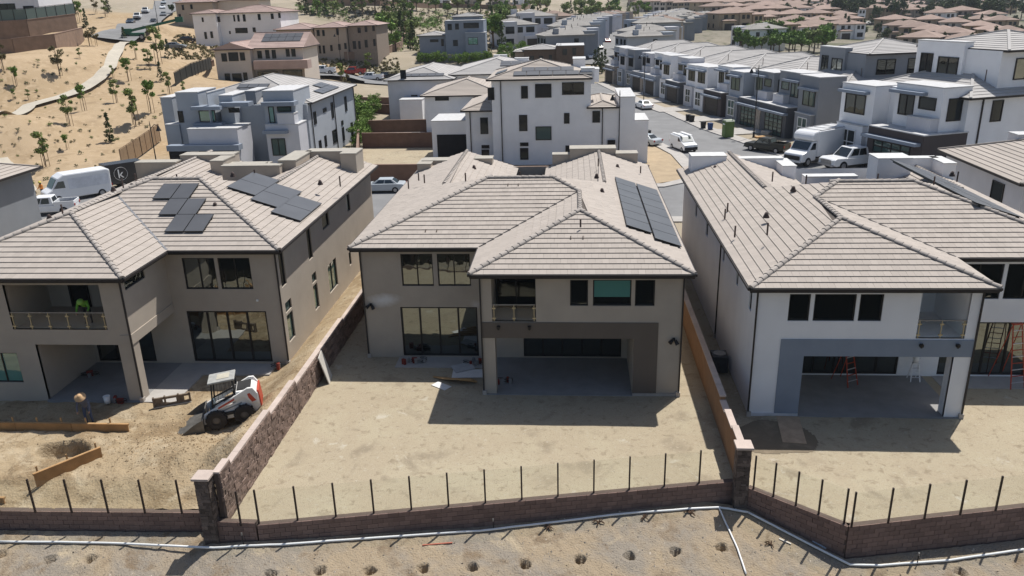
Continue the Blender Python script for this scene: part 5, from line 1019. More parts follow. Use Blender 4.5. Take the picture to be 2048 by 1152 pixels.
ribbon('street', [(225, 86), (260, 62), (290, 45), (315, 28), (333, 10), (345, -6)], 9, asph, .1); ribbon('street', [(560, 158), (640, 152), (720, 163), (790, 168)], 8, asph, .12); ribbon('street', [(1185, 130), (1196, 108), (1212, 92), (1235, 76), (1262, 60), (1290, 48)], 9, asph, .1)
ribbon('street', [(1640, 62), (1720, 48), (1790, 42)], 10, M('asphalt_pale', (.3, .3, .29), .95), .2)
# ---------------- vegetation ----------------
def leaf_mat(name, a, b_):
    m = M(name, a, .7, .1, 1.5, c2=b_, isl=.35, spec=.2); return m
lv_a = leaf_mat('leaf_olive', (.14, .19, .05), (.23, .28, .09)); lv_b = leaf_mat('leaf_dark', (.045, .07, .022), (.085, .115, .04)); lv_c = leaf_mat('leaf_bright', (.10, .18, .035), (.19, .29, .06)); lv_d = leaf_mat('leaf_dry', (.13, .12, .055), (.2, .17, .08))
bark = M('bark', (.13, .09, .06), .95, .2, 4); stake_m = M('tree_stake', (.22, .15, .09), .9)
def leaves(cl, n, s, seed, flat=.0):
    q = np.random.default_rng(seed); cl = np.array(cl, float); idx = q.integers(0, len(cl), n); c = cl[idx]; dirs = q.normal(size=(n, 3)); dirs /= np.linalg.norm(dirs, axis=1)[:, None]; rad = q.random(n)**.5
    p = c[:, :3]+dirs*(rad*c[:, 3])[:, None]*np.array([1, 1, .85]); a = q.normal(size=(n, 3)); a /= np.linalg.norm(a, axis=1)[:, None]; b = np.cross(a, q.normal(size=(n, 3))); b /= np.linalg.norm(b, axis=1)[:, None]
    sz = s*q.uniform(.6, 1.3, n)[:, None]; V = np.stack([p-a*sz, p+b*sz*.55, p+a*sz, p-b*sz*.55], 1).reshape(-1, 3); return V, np.arange(n*4).reshape(-1, 4)
def leaf_mesh(name, V, Fq, mat):
    me = bpy.data.meshes.new(name); me.from_pydata(V.tolist(), [], Fq.tolist()); me.materials.append(mat); return me
def mk_tree(kind, seed):
    r = random.Random(seed); tr = B()
    if kind == 'young':
        H_ = 4.6; tr.tube([(0, 0, -.3), (.05, 0, 1.2), (-.04, .05, 2.6), (.02, 0, H_-.4)], [.07, .055, .045, .015], 6); cl = []
        for k in range(9):
            a = r.uniform(0, 6.28); z = r.uniform(1.9, 4.4); R_ = r.uniform(.2, .85)*(1.1-abs(z-3)/3); p = (R_*math.cos(a), R_*math.sin(a), z); cl.append((*p, r.uniform(.28, .55))); tr.tube([(0, 0, z-.7), p], [.03, .01], 5)
        V = leaves(cl, 820, .16, seed); tm = bark; sk = B()
        for a in (.3, 2.4, 4.5)[:2+seed % 2]: sk.tube([(.45*math.cos(a), .45*math.sin(a), -.3), (.42*math.cos(a), .42*math.sin(a), 2.3)], .035, 5)
        return tr, V, sk
    if kind == 'cone':
        tr.tube([(0, 0, -.3), (0, 0, 4.6)], [.09, .02], 6); cl = []
        for k in range(46): z = .3+4.4*r.random()**1.2; a = r.uniform(0, 6.28); R_ = (4.9-z)*.23*r.uniform(.4, 1); cl.append((R_*math.cos(a), R_*math.sin(a), z, .28))
        return tr, leaves(cl, 1000, .14, seed), None
    if kind == 'round':
        tr.tube([(0, 0, -.5), (.08, 0, 1.0), (0, .05, 2.6)], [.16, .12, .06], 7); cl = []
        for k in range(18):
            d = Vector((r.gauss(0, 1), r.gauss(0, 1), r.gauss(0, .8))).normalized()*r.uniform(.4, 1.5); p = (d.x, d.y, 3.0+d.z*.95); cl.append((*p, r.uniform(.45, .75))); tr.tube([(0, 0, 1.6), p], [.05, .012], 5)
        return tr, leaves(cl, 1000, .25, seed), None
    if kind == 'shrub':
        cl = [(r.uniform(-.25, .25), r.uniform(-.25, .25), r.uniform(.1, .35), .2) for _ in range(6)]; tr.tube([(0, 0, -.1), (0, 0, .25)], [.03, .01], 5); return tr, leaves(cl, 90, .075, seed), None
    if kind == 'hedge':
        cl = [(r.uniform(-.9, .9), r.uniform(-.7, .7), r.uniform(.3, 2.3), .5) for _ in range(24)]; tr.tube([(0, 0, -.3), (0, 0, 1.8)], [.1, .04], 6); return tr, leaves(cl, 1500, .12, seed), None
TREES = {}
for kind, nv_, mats in (('young', 4, (lv_a, lv_d, lv_a, lv_c)), ('cone', 2, (lv_b, lv_b)), ('round', 4, (lv_c, lv_b, lv_a, lv_b)), ('shrub', 3, (lv_a, lv_d, lv_b)), ('hedge', 2, (lv_c, lv_c))):
    TREES[kind] = []
    for s in range(nv_):
        tr, (V, Fq), sk = mk_tree(kind, s+3); cm = leaf_mesh('crown', V, Fq, mats[s])
        def mesh_of(b, nm, mt): me = bpy.data.meshes.new(nm); me.from_pydata(b.v, [], b.f); me.materials.append(mt); return me
        TREES[kind].append((mesh_of(tr, 'trunk', bark), cm, mesh_of(sk, 'stakes', stake_m) if sk else None))
def tree(kind, p, h_, label, group, name='tree', v=None, cat='tree'):
    base = {'young': 4.9, 'cone': 4.9, 'round': 4.4, 'shrub': .55, 'hedge': 2.8}[kind]; tm, cm, sm = random.choice(TREES[kind]) if v is None else TREES[kind][v]
    t = thing(name, label, cat, p, random.uniform(0, 6.28), group); s = h_/base; t.scale = (s*random.uniform(.9, 1.15), s*random.uniform(.9, 1.15), s)
    for nm, me in (('trunk', tm), ('crown', cm), ('stake_set', sm)):
        if me: o = bpy.data.objects.new(nm, me); COL.objects.link(o); o.parent = t
HT = [(120, 152, 94, 'young'), (33, 173, 134, 'young'), (92, 333, 265, 'young'), (140, 251, 195, 'young'), (170, 222, 170, 'young'), (233, 205, 161, 'young'), (272, 253, 180, 'young'), (302, 226, 161, 'young'), (222, 285, 232, 'cone'), (258, 162, 116, 'young'), (227, 157, 132, 'young'), (272, 120, 82, 'young'), (340, 188, 146, 'young'), (323, 162, 128, 'cone'), (299, 138, 100, 'young'), (180, 92, 52, 'young'), (195, 92, 55, 'young'), (8, 140, 90, 'young'), (318, 128, 58, 'young'), (338, 118, 83, 'cone'), (135, 300, 268, 'young'), (28, 200, 178, 'young'), (160, 118, 98, 'young'), (368, 190, 164, 'young'),
  (58, 200, 180, 'young'), (160, 46, 4, 'young'), (173, 52, 22, 'cone'), (88, 22, -8, 'round'), (112, 24, -4, 'young'), (148, 30, -6, 'cone'), (192, 28, -4, 'young'), (212, 34, 4, 'young'), (217, 26, -5, 'cone'), (250, 84, 58, 'cone'), (345, 30, 12, 'round')]
GRP = 'young trees planted on the tan hill'
hl_lab = ['tree beside the upper bend of the path', 'three-stemmed sapling at the left picture edge above the path', 'nearest staked tree above the white van', 'staked tree just below the concrete path', 'bushy tree on the lower edge of the path', 'staked tree below the path bend', 'thin sapling left of the blue-grey house', 'bare branched sapling above the grey house corner', 'small dark conifer alone on the lower hill', 'rounded tree right of the path bend', 'tree standing on the path edge']
for i, (px, py, pt, k) in enumerate(HT):
    p = g(px, py); h_ = (py-pt)*depth(p)/F*1.13; lab = hl_lab[i] if i < len(hl_lab) else ('slender young tree high on the left hill among other saplings' if k == 'young' else 'dark narrow conifer on the upper left hill' if k == 'cone' else 'low leafy bush on the tan hill beside the path' if k == 'shrub' else 'round green tree near the hilltop street')
    tree(k, p, h_, lab, GRP if i >= len(hl_lab) else None, {'cone': 'conifer', 'shrub': 'bush'}.get(k, 'tree'))
r = random.Random(5); poly = [(0, 130), (60, 120), (150, 100), (230, 95), (300, 110), (330, 180), (318, 262), (240, 330), (230, 345), (40, 385), (0, 310)]
def inpoly(x, y, P):
    c = False
    for (a, b), (d, e) in zip(P, P[1:]+P[:1]):
        if (b > y) != (e > y) and x < (d-a)*(y-b)/(e-b)+a: c = not c
    return c
rows_ = []
while len(rows_) < 125:
    x, y = r.uniform(0, 330), r.uniform(100, 385)
    if inpoly(x, y, poly) and all((x-a)**2+((y-b)*1.6)**2 > 16**2*(y/230)**2 for a, b in rows_): rows_.append((x, y))
for x, y in rows_: tree('shrub', g(x, y), r.uniform(.3, .58), 'tiny dark green shrub on the netted hill, '+('top' if y < 150 else 'upper' if y < 200 else 'middle' if y < 250 else 'lower' if y < 300 else 'bottom')+' part, '+('left' if x < 110 else 'centre' if x < 220 else 'right'), 'tiny shrubs on the tan hill', 'shrub', cat='shrub')
for i, (px, py, h_) in enumerate(((694, 250, 4.4), (706, 244, 4.6), (716, 252, 4.2), (724, 246, 3.6), (732, 268, 3.0), (735, 236, 3.2), (718, 292, 3.2), (724, 280, 3.2), (745, 228, 3.0), (748, 216, 2.8), (735, 255, 3.0))):
    tree('hedge', g(px, py), h_, 'bright green bush in the hedge right of the blue-grey house', 'bushes of the hedge', 'hedge_bush', cat='bush')
tree('hedge', g(806, 220), 2.8, 'single dense bush in the terraced yard beside the pale house', None, 'hedge_bush', cat='bush')
tree('young', g(738, 145), 5, 'lone staked tree beside the parked red truck', None); tree('young', g(684, 165), 4.5, 'slim tree at the corner of the cream house yard', None); tree('young', g(696, 186), 4, 'thin tree above the hedge on the tan bank', None)
far_trees = []
for k in range(3500):
    x, y = r.uniform(590, 2046), r.uniform(-6, 180)
    z1 = 595 < x < 1010 and 20 < y < 105 and not (830 < x < 975 and y > 34) and not (x < 770 and y > 34); z2 = 1000 < x < 1300 and 22 < y < 62 and y < 75-(x-1000)*.12; z3 = x > 1560 and -2 < y < 46; z4 = 1480 < x < 1650 and 62 < y < 112 and y > 112-(x-1400)*.3
    z5 = x > 1600 and 46 <= y < 150 and y < 60+(x-1600)*.22
    if not (z1 or z2 or z3 or z4 or z5): continue
    if not all((x-a)**2+((y-b)*2.2)**2 > (13 if z4 else 15 if z1 else 26 if z5 else 13)**2 for a, b, _ in far_trees): continue
    far_trees.append((x, y, 1 if z1 or z2 else 4 if z4 else 3))
for x, y, z in far_trees[:420]:
    p = g(x, y); k = r.random()
    if z == 1: tree('young' if k < .4 else 'round' if k < .85 else 'cone', p, r.uniform(5.5, 10), {0: 'slender', 1: 'bushy', 2: 'narrow dark'}[0 if k < .4 else 1 if k < .85 else 2]+' tree planted on the far pale slope '+('above the beige house' if x < 780 else 'around the blue house' if x < 980 else 'beside the far street'), 'trees on the far planted slope', 'slope_tree', v=r.choice((0, 2)) if .4 <= k < .85 else None)
    elif z == 4: tree('round', p, r.uniform(6, 10), 'leafy tree in the clump behind the right row, '+('left' if x < 1560 else 'right')+' half', 'trees behind the right row', 'clump_tree', v=r.choice((0, 0, 2)))
    else: tree('round' if k < .75 else 'cone', p, (r.uniform(7, 13) if k < .75 else r.uniform(10, 17))*(.6 if y > 46 else 1), ('broad' if k < .75 else 'tall pointed')+' dark tree among the distant town houses, '+['left', 'middle', 'right', 'far right'][min(3, int((x-1560)/125))]+(' upper' if y < 20 else ' lower')+' part', 'trees in the distant town', 'town_tree', v=1 if k < .75 else None)
ppoly('dark low wall in front of the blue modern house', [(834, 121), (905, 124), (985, 120)], 1.6, mat=slate_st)
for x, y in [(842+k*15, 126+r.uniform(-2, 2)) for k in range(10)]+[(1000+k*12, 121+r.uniform(-3, 3)) for k in range(4)]: tree('hedge', g(x, y), r.uniform(2.0, 3.4), 'green bush in the row before the dark wall of the blue house', 'bushes before the blue house wall', 'hedge_bush', cat='bush')
for x, y in ((770, 92), (785, 86), (800, 80), (765, 75), (1005, 112), (1018, 106), (1030, 110), (1045, 104), (1052, 112)): tree('hedge', g(x, y), 3.2, 'rounded green bush near the blue modern house', 'bushes around the blue house', 'roadside_bush', cat='bush')
for x, y in ((1190, 140), (1197, 136), (1203, 146), (1210, 140)): tree('cone', g(x, y), 5, 'narrow dark cypress at the corner of the far street', 'cypresses at the far street corner', 'cypress')
V, Fq = [], []; q = np.random.default_rng(3); cl = []
for k in range(2200):
    x, y = q.uniform(600, 1050), q.uniform(8, 105)
    if inpoly(x, y, [(600, 12), (1050, 20), (1010, 60), (980, 110), (830, 105), (780, 60), (600, 30)]): p = g(x, y); cl.append((p.x, p.y, p.z+.2, .55))
for k in range(260):
    x, y = q.uniform(345, 440), q.uniform(70, 120); p = g(x, y); cl.append((p.x, p.y, p.z+.15, .4))
for k in range(300):
    x, y = q.uniform(620, 800), q.uniform(118, 150); p = g(x, y); cl.append((p.x, p.y, p.z+.12, .35))
cg = []
for k in range(420):
    cxx, cyy_ = [(720, 60), (800, 85), (860, 45), (1000, 50), (1075, 45), (1120, 52), (640, 20)][k % 7]; x, y = q.normal(cxx, 26), q.normal(cyy_, 7)
    if y > 10: p = g(x, y); cg.append((p.x, p.y, p.z+.6, 1.3))
V, Fq = leaves(cg, 16000, .33, 19); o = bpy.data.objects.new('green_undergrowth', leaf_mesh('green_undergrowth', V, Fq, lv_c)); COL.objects.link(o); struct(o, 'stuff')
V, Fq = leaves(cl, 26000, .26, 9); o = bpy.data.objects.new('slope_planting', leaf_mesh('slope_planting', V, Fq, lv_d)); COL.objects.link(o); struct(o, 'stuff')
# ---------------- distant houses ----------------
def sb_hip(st, x0, x1, y0, y1, z, p):
    r_ = (x1-x0)/2; a, e = ((x0+x1)/2, y0+r_, z+r_*p), ((x0+x1)/2, y1-r_, z+r_*p); c = [(x0, y0, z), (x1, y0, z), (x1, y1, z), (x0, y1, z)]
    for q in ([c[3], c[0], a, e], [c[1], c[2], e, a], [c[0], c[1], a], [c[2], c[3], e]): roof_plane(q, None, strips=st, L=.8)
def proto(kind, wallm, roofm):
    """simple but complete far house: wall, roof, windows, garage"""
    parts = []; W, D, Hh = (11, 15, 6.6) if kind == 'modern' else (13, 13, 6.2)
    b = B(); b.box(-W/2, W/2, 0, D, -4, Hh)
    if kind == 'modern': b.box(-W/2-.1, -W/2+4.5, -1, 3, -4, Hh+1); b.box(W/2-4.2, W/2+.1, -1.4, 2, -4, 3.4)
    else: b.box(-W/2+1, -W/2+6, -2, 2, -4, 3.6); b.box(W/2-5, W/2-.5, -.8, 2, -4, Hh)
    parts.append(('wall', b, wallm)); b = B(); o = .6
    def hipq(x0, x1, y0, y1, z, p):
        r_ = min(x1-x0, y1-y0)/2
        if x1-x0 >= y1-y0: a, e = (x0+r_, (y0+y1)/2, z+r_*p), (x1-r_+.01, (y0+y1)/2, z+r_*p)
        else: a, e = ((x0+x1)/2, y0+r_, z+r_*p), ((x0+x1)/2, y1-r_, z+r_*p)
        c = [(x0, y0, z), (x1, y0, z), (x1, y1, z), (x0, y1, z)]
        if x1-x0 >= y1-y0: f = [[c[0], c[1], e, a], [c[2], c[3], a, e], [c[3], c[0], a], [c[1], c[2], e]]
        else: f = [[c[3], c[0], a, e], [c[1], c[2], e, a], [c[0], c[1], a], [c[2], c[3], e]]
        for q_ in f: b.face(q_)
        b.face(c); b.box(x0, x1, y0, y1, z-.25, z-.01)
    hipq(-W/2-o, W/2+o, -o*(kind != 'modern'), D+o, Hh+.02, .3)
    if kind != 'modern': hipq(-W/2+.6, -W/2+6.4, -2.5, 2, 3.6, .3); hipq(W/2-5.4, W/2, -1.3, 6, Hh+.1, .3)
    parts.append(('roof', b, roofm))
    if kind == 'modern': sb = B(); sb_hip(sb, -W/2-o, W/2+o, 0, D+o, Hh+.03, .3); parts.append(('tile_course_field', sb, roofm)); parts.append(('chimney', B().box(-W/2+.6, -W/2+2.2, D-4, D-2.6, Hh, Hh+1.9), wallm)); parts.append(('vent_pipe', B().tube([(1.5, 5, Hh), (1.5, 5, Hh+2.4)], .09, 6), gutter_m)); parts.append(('vent_pipe', B().tube([(-1.5, 8, Hh), (-1.5, 8, Hh+2.4)], .09, 6), gutter_m))
    def wq(x0, x1, y, z0, z1): parts.append(('window', B().box(x0, x1, y-.06, y, z0, z1), gl_far))
    if kind == 'modern':
        wq(-W/2+.9, -W/2+3.6, -1, 4.2, 6.2); wq(-W/2+1, -W/2+3.4, -1, .8, 2.8); wq(-.6, 1, 0, 4.4, 6); wq(2, 4.6, 0, 4.4, 6); parts.append(('garage_door', B().box(W/2-3.6, W/2-.5, -1.46, -1.4, 0, 2.6), hd))
    else:
        wq(-4.5, -3, 0, 4.1, 5.6); wq(-1.6, -.4, 0, 4.1, 5.6); wq(W/2-4.2, W/2-3, -.8, 4, 5.5); wq(W/2-2.4, W/2-1.2, -.8, 4, 5.5); wq(W/2-4, W/2-1.4, -.8, .8, 2.6); parts.append(('garage_door', B().box(-W/2+1.6, -W/2+5.4, -2.06, -2, 0, 2.5), hd))
    for x in (-W/2+1, -1.4, 2.6): parts.append(('window', B().box(x, x+1.9, D, D+.06, 4.1, 5.7), gl_far)); parts.append(('window', B().box(x, x+2.2, D, D+.06, .4, 2.6), gl_far))
    for y in (3, 8): parts.append(('window', B().box(W/2, W/2+.06, y, y+1.2, .8, 2.4), gl_far)); parts.append(('window', B().box(-W/2-.06, -W/2, y+2, y+3.2, .8, 2.4), gl_far))
    parts.append(('window', B().box(W/2, W/2+.06, 3, 4.4, 4.1, 5.6), gl_far)); parts.append(('window', B().box(W/2, W/2+.06, 8, 9.2, 4.1, 5.6), gl_far)); parts.append(('window', B().box(-W/2-.06, -W/2, 5, 6.4, 4.1, 5.6), gl_far))
    out = []
    for nm, b_, mt in parts: me = bpy.data.meshes.new(nm); me.from_pydata(b_.v, [], b_.f); me.materials.append(mt); out.append((nm, me))
    return out
far_grey = M('far_roof_grey', (.30, .285, .265), .92, .1, .4, isl=.1); far_pink = M('far_roof_pink', (.285, .21, .175), .92, .14, .4, isl=.15); far_br = M('far_roof_brown', (.27, .2, .165), .92, .14, .4, isl=.15); tan_w = M('far_tan', (.42, .33, .23), .95); yel_w = M('far_ochre', (.40, .29, .16), .95)
PM = [proto('modern', white_st, far_grey), proto('modern', grey_st, far_grey), proto('modern', lgrey_st, far_grey), proto('modern', slate_st, far_grey), proto('modern', beige_st, far_br)]; PT = [proto('tract', cream_st, far_pink), proto('tract', tan_w, far_pink), proto('tract', tan_w, far_br), proto('tract', yel_w, far_pink), proto('tract', beige_st, far_br), proto('tract', white_st, far_pink)]; PN = dict(zip([id(q) for q in PT], ['cream house with pink roof', 'tan house with pink roof', 'tan house with brown roof', 'ochre house with pink roof', 'beige house with brown roof', 'white house with pink roof']))
def far_house(pr, p, rz, s, label, group):
    t = thing('distant_house', label, 'house', p, rz, group); t.scale = (s,)*3
    for nm, me in pr: o = bpy.data.objects.new(nm, me); COL.objects.link(o); o.parent = t
used = []
def ok(p, d): 
    if all((p.x-a)**2+(p.y-b)**2 > d*d for a, b in used): used.append((p.x, p.y)); return True
def line_px(pts, n): 
    L = [0]
    for a, b in zip(pts, pts[1:]): L.append(L[-1]+math.dist(a, b))
    return [(np.interp(t, L, [p[0] for p in pts]), np.interp(t, L, [p[1] for p in pts])) for t in np.linspace(0, L[-1], n)]
def row_w(pts, step, protos, rz, s, label, group, nmax=60):
    """houses in a row on the ground, evenly spaced along a ground line"""
    P = [g(*q) for q in pts]; n = 0
    for a, b in zip(P, P[1:]):
        k = max(1, int((b-a).length/step))
        for i in range(k):
            p = a.lerp(b, i/k); p.z = float(hh(p.x, p.y))
            if n < nmax and ok(p, step*.75): pr = r.choice(protos); far_house(pr, p, rz+r.uniform(-.05, .05), s*r.uniform(.92, 1.08), label.replace('HOUSE', PN.get(id(pr), 'house')), group); n += 1
row_w([(1178, 112), (1196, 84), (1222, 64), (1262, 46)], 13.5, PM[1:], RZ+math.pi, .84, 'modern house with grey roof on the left side of the far street', 'houses on the left of the far street')
row_w([(1236, 118), (1255, 92), (1288, 70), (1330, 52)], 13.5, PM, RZ, .88, 'modern house with grey roof on the right side of the far street', 'houses on the right of the far street')
row_w([(1330, 112), (1352, 88), (1392, 64), (1440, 46)], 14, PM[1:], RZ+math.pi, .84, 'grey-roofed house in the row behind the far street', 'houses behind the far street')
row_w([(1480, 96), (1500, 80)], 16, PM[:1], RZ, 1.05, 'white house with wide grey hip roof behind the right row', 'white houses behind the right row')
row_w([(1040, 96), (1075, 80), (1120, 72), (1150, 64)], 14, PM[2:], .3, 1., 'low grey house beyond the brown house by the far street', 'houses beyond the brown house')
row_w([(640, 4), (760, 6), (880, 10), (1000, 12), (1120, 10)], 19, [PT[0], PT[5], PM[4], PM[0]], .1, 1.1, 'pale house on the ridge at the top of the picture', 'houses on the top ridge')
TR = [([(1560, 84), (1640, 80), (1700, 78), (1790, 88)], .2), ([(1600, 70), (1700, 64), (1800, 66), (1860, 72)], .15), ([(1790, 76), (1900, 98), (2046, 134)], -.5), ([(1830, 112), (1960, 132), (2046, 162)], -.6), ([(1860, 66), (1960, 80), (2046, 100)], -.3), ([(1880, 52), (1960, 62), (2046, 76)], -.3), ([(1500, 56), (1640, 52), (1740, 52)], .2), ([(1480, 46), (1600, 42), (1760, 42)], .2), ([(1440, 38), (1600, 33), (1760, 32)], .2),
 ([(1760, 40), (1880, 42), (2046, 56)], 0), ([(1560, 26), (1800, 26), (2046, 40)], 0), ([(1600, 18), (1800, 19), (2046, 28)], 0), ([(1650, 11), (1880, 12), (2046, 18)], 0), ([(1440, 66), (1520, 66), (1590, 70)], .2), ([(1980, 168), (2046, 186)], -.6), ([(1920, 116), (2046, 146)], -.55), ([(1420, 28), (1560, 20), (1700, 14)], .3), ([(1300, 24), (1480, 15), (1640, 8)], .3), ([(1280, 14), (1420, 8), (1560, 2)], .3)]
TR.sort(key=lambda q: -q[0][1][1]); NR = 'nearest second third fourth fifth sixth seventh eighth ninth tenth eleventh twelfth thirteenth fourteenth fifteenth sixteenth seventeenth eighteenth farthest'.split()
for i, (pts, a) in enumerate(TR): row_w(pts, 14.5, PT, a, 1., 'HOUSE in the '+NR[i]+' row of the valley town', 'valley town houses', 26)
# ---------------- vehicles ----------------
tyre_m = M('car_tyre', (.02, .02, .02), .9); rim_m = M('car_rim', (.35, .35, .36), .35, .1, metal=.6); lamp_m = M('head_lamp', (.7, .72, .72), .2); tail_m = M('tail_lamp', (.35, .02, .015), .3); trim_m = M('car_trim', (.025, .025, .027), .6)
def paint(name, c, r=.25): return M(name, c, r, .03, 1, spec=.5)
p_white = paint('paint_white', (.74, .75, .76)); p_silver = paint('paint_silver', (.42, .45, .47)); p_dk = paint('paint_olive_black', (.025, .026, .02), .35); p_red = paint('paint_red', (.30, .03, .025)); p_blk = paint('paint_black', (.015, .015, .017)); p_grey = paint('paint_grey', (.16, .17, .18)); p_green = paint('paint_green', (.01, .10, .055)); p_blue = paint('paint_dark_blue', (.03, .045, .07))
def frustum(b, bot, top):                     # (x0,x1,halfwidth,z)
    P = []
    for x0, x1, w, z in (bot, top): P += [(x0, -w, z), (x1, -w, z), (x1, w, z), (x0, w, z)]
    b.mesh(P, [(3, 2, 1, 0), (4, 5, 6, 7), (0, 1, 5, 4), (1, 2, 6, 5), (2, 3, 7, 6), (3, 0, 4, 7)]); return P
def pane_on(P, side, u0, u1, v0, v1, nm, t, mt):
    i = {'r': (0, 1, 5, 4), 'front': (1, 2, 6, 5), 'l': (2, 3, 7, 6), 'rear': (3, 0, 4, 7)}[side]; a, b, c, d = (Vector(P[k]) for k in i); n = (b-a).cross(d-a).normalized()
    f = lambda u, v: (a*(1-u)+b*u)*(1-v)+(d*(1-u)+c*u)*v
    q = [f(u0, v0), f(u1, v0), f(u1, v1), f(u0, v1)]; bb = B(); o = [p+n*.012 for p in q]; bb.mesh(q+o, [(4, 5, 6, 7), (0, 1, 5, 4), (1, 2, 6, 5), (2, 3, 7, 6), (3, 0, 4, 7)]); bb.build(nm, mt, t)
def wheel(t, x, y, r_, w=.22):
    s = 1 if y > 0 else -1; b = B(); b.tube([(x, y-w/2, r_), (x, y-w/2+.03, r_), (x, y+w/2-.03, r_), (x, y+w/2, r_)], [r_*.88, r_, r_, r_*.88], 16); o = b.build('wheel', tyre_m, t, False); B().tube([(x, y+s*(w/2-.02), r_), (x, y+s*(w/2+.015), r_)], [r_*.62, r_*.55], 12).build('rim', rim_m, o)
def car(label, p, rz, kind, pm, s=1., group=None):
    t = thing({'sedan': 'car', 'pickup': 'pickup_truck', 'van': 'van', 'small_van': 'van', 'box': 'box_truck'}[kind], label, {'sedan': 'car', 'pickup': 'pickup', 'van': 'van', 'small_van': 'van', 'box': 'truck'}[kind], p, rz, group); t.scale = (s,)*3; b = B()
    if kind == 'sedan':
        b.prism([(-2.38, .35), (-2.4, .78), (-2.25, .95), (-1.5, 1.0), (1.0, .98), (2.1, .80), (2.38, .62), (2.4, .32), (2.0, .24), (-2.1, .24)], 'y', -.9, .9); b.build('body', pm, t, bevel=.09)
        c = B(); P = frustum(c, (-1.75, 1.15, .80, .93), (-1.05, .35, .60, 1.42)); c.build('cabin', pm, t, bevel=.05)
        pane_on(P, 'front', .08, .92, .12, .95, 'windshield', t, gl_car); pane_on(P, 'rear', .08, .92, .15, .92, 'rear_window', t, gl_car)
        for sd in ('r', 'l'): pane_on(P, sd, .12, .47, .15, .88, 'side_window', t, gl_car); pane_on(P, sd, .52, .88, .15, .88, 'side_window', t, gl_car)
        for x in (-1.42, 1.42):
            for y in (-.82, .82): wheel(t, x, y, .33)
        L, zl = 2.38, .66
    elif kind == 'pickup':
        b.prism([(-2.9, .5), (-2.9, 1.02), (.95, 1.08), (2.55, 1.12), (2.85, 1.0), (2.95, .55), (2.6, .42), (-2.5, .42)], 'y', -.96, .96); b.build('body', pm, t, bevel=.07)
        bed = B(); bed.box(-2.9, -1.0, -.96, -.86, 1.0, 1.38).box(-2.9, -1.0, .86, .96, 1.0, 1.38).box(-2.92, -2.82, -.86, .86, 1.0, 1.36).box(-1.08, -1.0, -.86, .86, 1, 1.38); bed.build('cargo_bed', pm, t, bevel=.02); B().box(-2.8, -1.1, -.84, .84, 1.03, 1.06).build('bed_floor', trim_m, t)
        c = B(); P = frustum(c, (-1.0, 1.5, .92, 1.06), (-.8, .75, .74, 1.86)); c.build('cabin', pm, t, bevel=.05); pane_on(P, 'front', .07, .93, .1, .92, 'windshield', t, gl_car); pane_on(P, 'rear', .12, .88, .25, .88, 'rear_window', t, gl_car)
        for sd in ('r', 'l'): a = (.1, .46, .5, .86); pane_on(P, sd, a[0], a[1], .2, .88, 'side_window', t, gl_car); pane_on(P, sd, a[2], a[3], .2, .88, 'side_window', t, gl_car)
        for x in (-1.85, 1.85):
            for y in (-.86, .86): wheel(t, x, y, .42, .27)
        B().box(2.93, 2.99, -.6, .6, .62, .98).build('grille', steel, t); B().box(2.86, 3.02, -.92, .92, .45, .6).build('bumper', rim_m, t); B().box(-3.0, -2.9, -.92, .92, .45, .6).build('rear_bumper', rim_m, t); L, zl = 2.92, .88
    elif kind == 'van':
        b.prism([(-2.9, .4), (-2.95, 2.45), (-2.7, 2.6), (1.2, 2.6), (1.75, 2.3), (2.35, 1.35), (2.95, 1.05), (3.0, .5), (2.6, .32), (-2.5, .32)], 'y', -.98, .98); b.build('body', pm, t, bevel=.13)
        for sd in (-1, 1): B().prism([(1.2, 1.35), (1.25, 2.0), (1.75, 2.0), (2.2, 1.4)], 'y', sd*.985-.008, sd*.985+.008).build('side_window', gl_car, t); B().box(-2.7, .9, sd*.985-.006, sd*.985+.006, 1.15, 2.15).build('side_panel', M('van_panel', (.62, .64, .68), .35), t)
        B().prism([(1.82, 2.2), (2.32, 1.42), (2.34, 1.44), (1.86, 2.22)], 'y', -.82, .82).build('windshield', gl_car, t)
        for x in (-1.9, 1.95):
            for y in (-.88, .88): wheel(t, x, y, .36, .24)
        L, zl = 2.95, .85
    elif kind == 'small_van':
        b.prism([(-2.2, .35), (-2.25, 1.7), (-2.0, 1.82), (.5, 1.82), (1.35, 1.2), (2.1, 1.0), (2.25, .5), (2.0, .26), (-2.0, .26)], 'y', -.9, .9); b.build('body', pm, t, bevel=.1)
        B().prism([(.62, 1.76), (1.34, 1.24), (1.37, 1.26), (.66, 1.79)], 'y', -.74, .74).build('windshield', glass('windshield_bright', (.05, .05, .05), .5), t)
        for sd in (-1, 1): B().prism([(.3, 1.2), (.3, 1.68), (.55, 1.68), (1.1, 1.25)], 'y', sd*.905-.006, sd*.905+.006).build('side_window', gl_car, t); B().box(-1.9, .9, sd*.55-.05, sd*.55+.05, 1.9, 1.95).build('roof_rack', rim_m, t); B().box(-1.9, 1.0, sd*.55-.16, sd*.55+.16, 1.95, 1.99).build('ladder_load', white_p, t)
        for x in (-1.4, 1.45):
            for y in (-.82, .82): wheel(t, x, y, .33)
        B().box(2.2, 2.27, -.85, .85, .35, .7).build('bumper', trim_m, t); L, zl = 2.2, .85
    else:
        b.box(-3.6, 1.35, -1.15, 1.15, .75, 3.0); b.build('cargo_box', pm, t, bevel=.05); c = B(); c.prism([(1.2, 2.2), (1.2, 3.02), (1.75, 3.0), (2.1, 2.7), (2.15, 2.3), (1.9, 2.15)], 'y', -1.05, 1.05); c.build('nose_cone', pm, t, bevel=.15)
        c = B(); c.prism([(1.35, .5), (1.35, 2.15), (1.95, 2.12), (2.5, 1.4), (3.3, 1.15), (3.45, .6), (3.2, .42), (1.5, .42)], 'y', -.98, .98); c.build('cab', pm, t, bevel=.08)
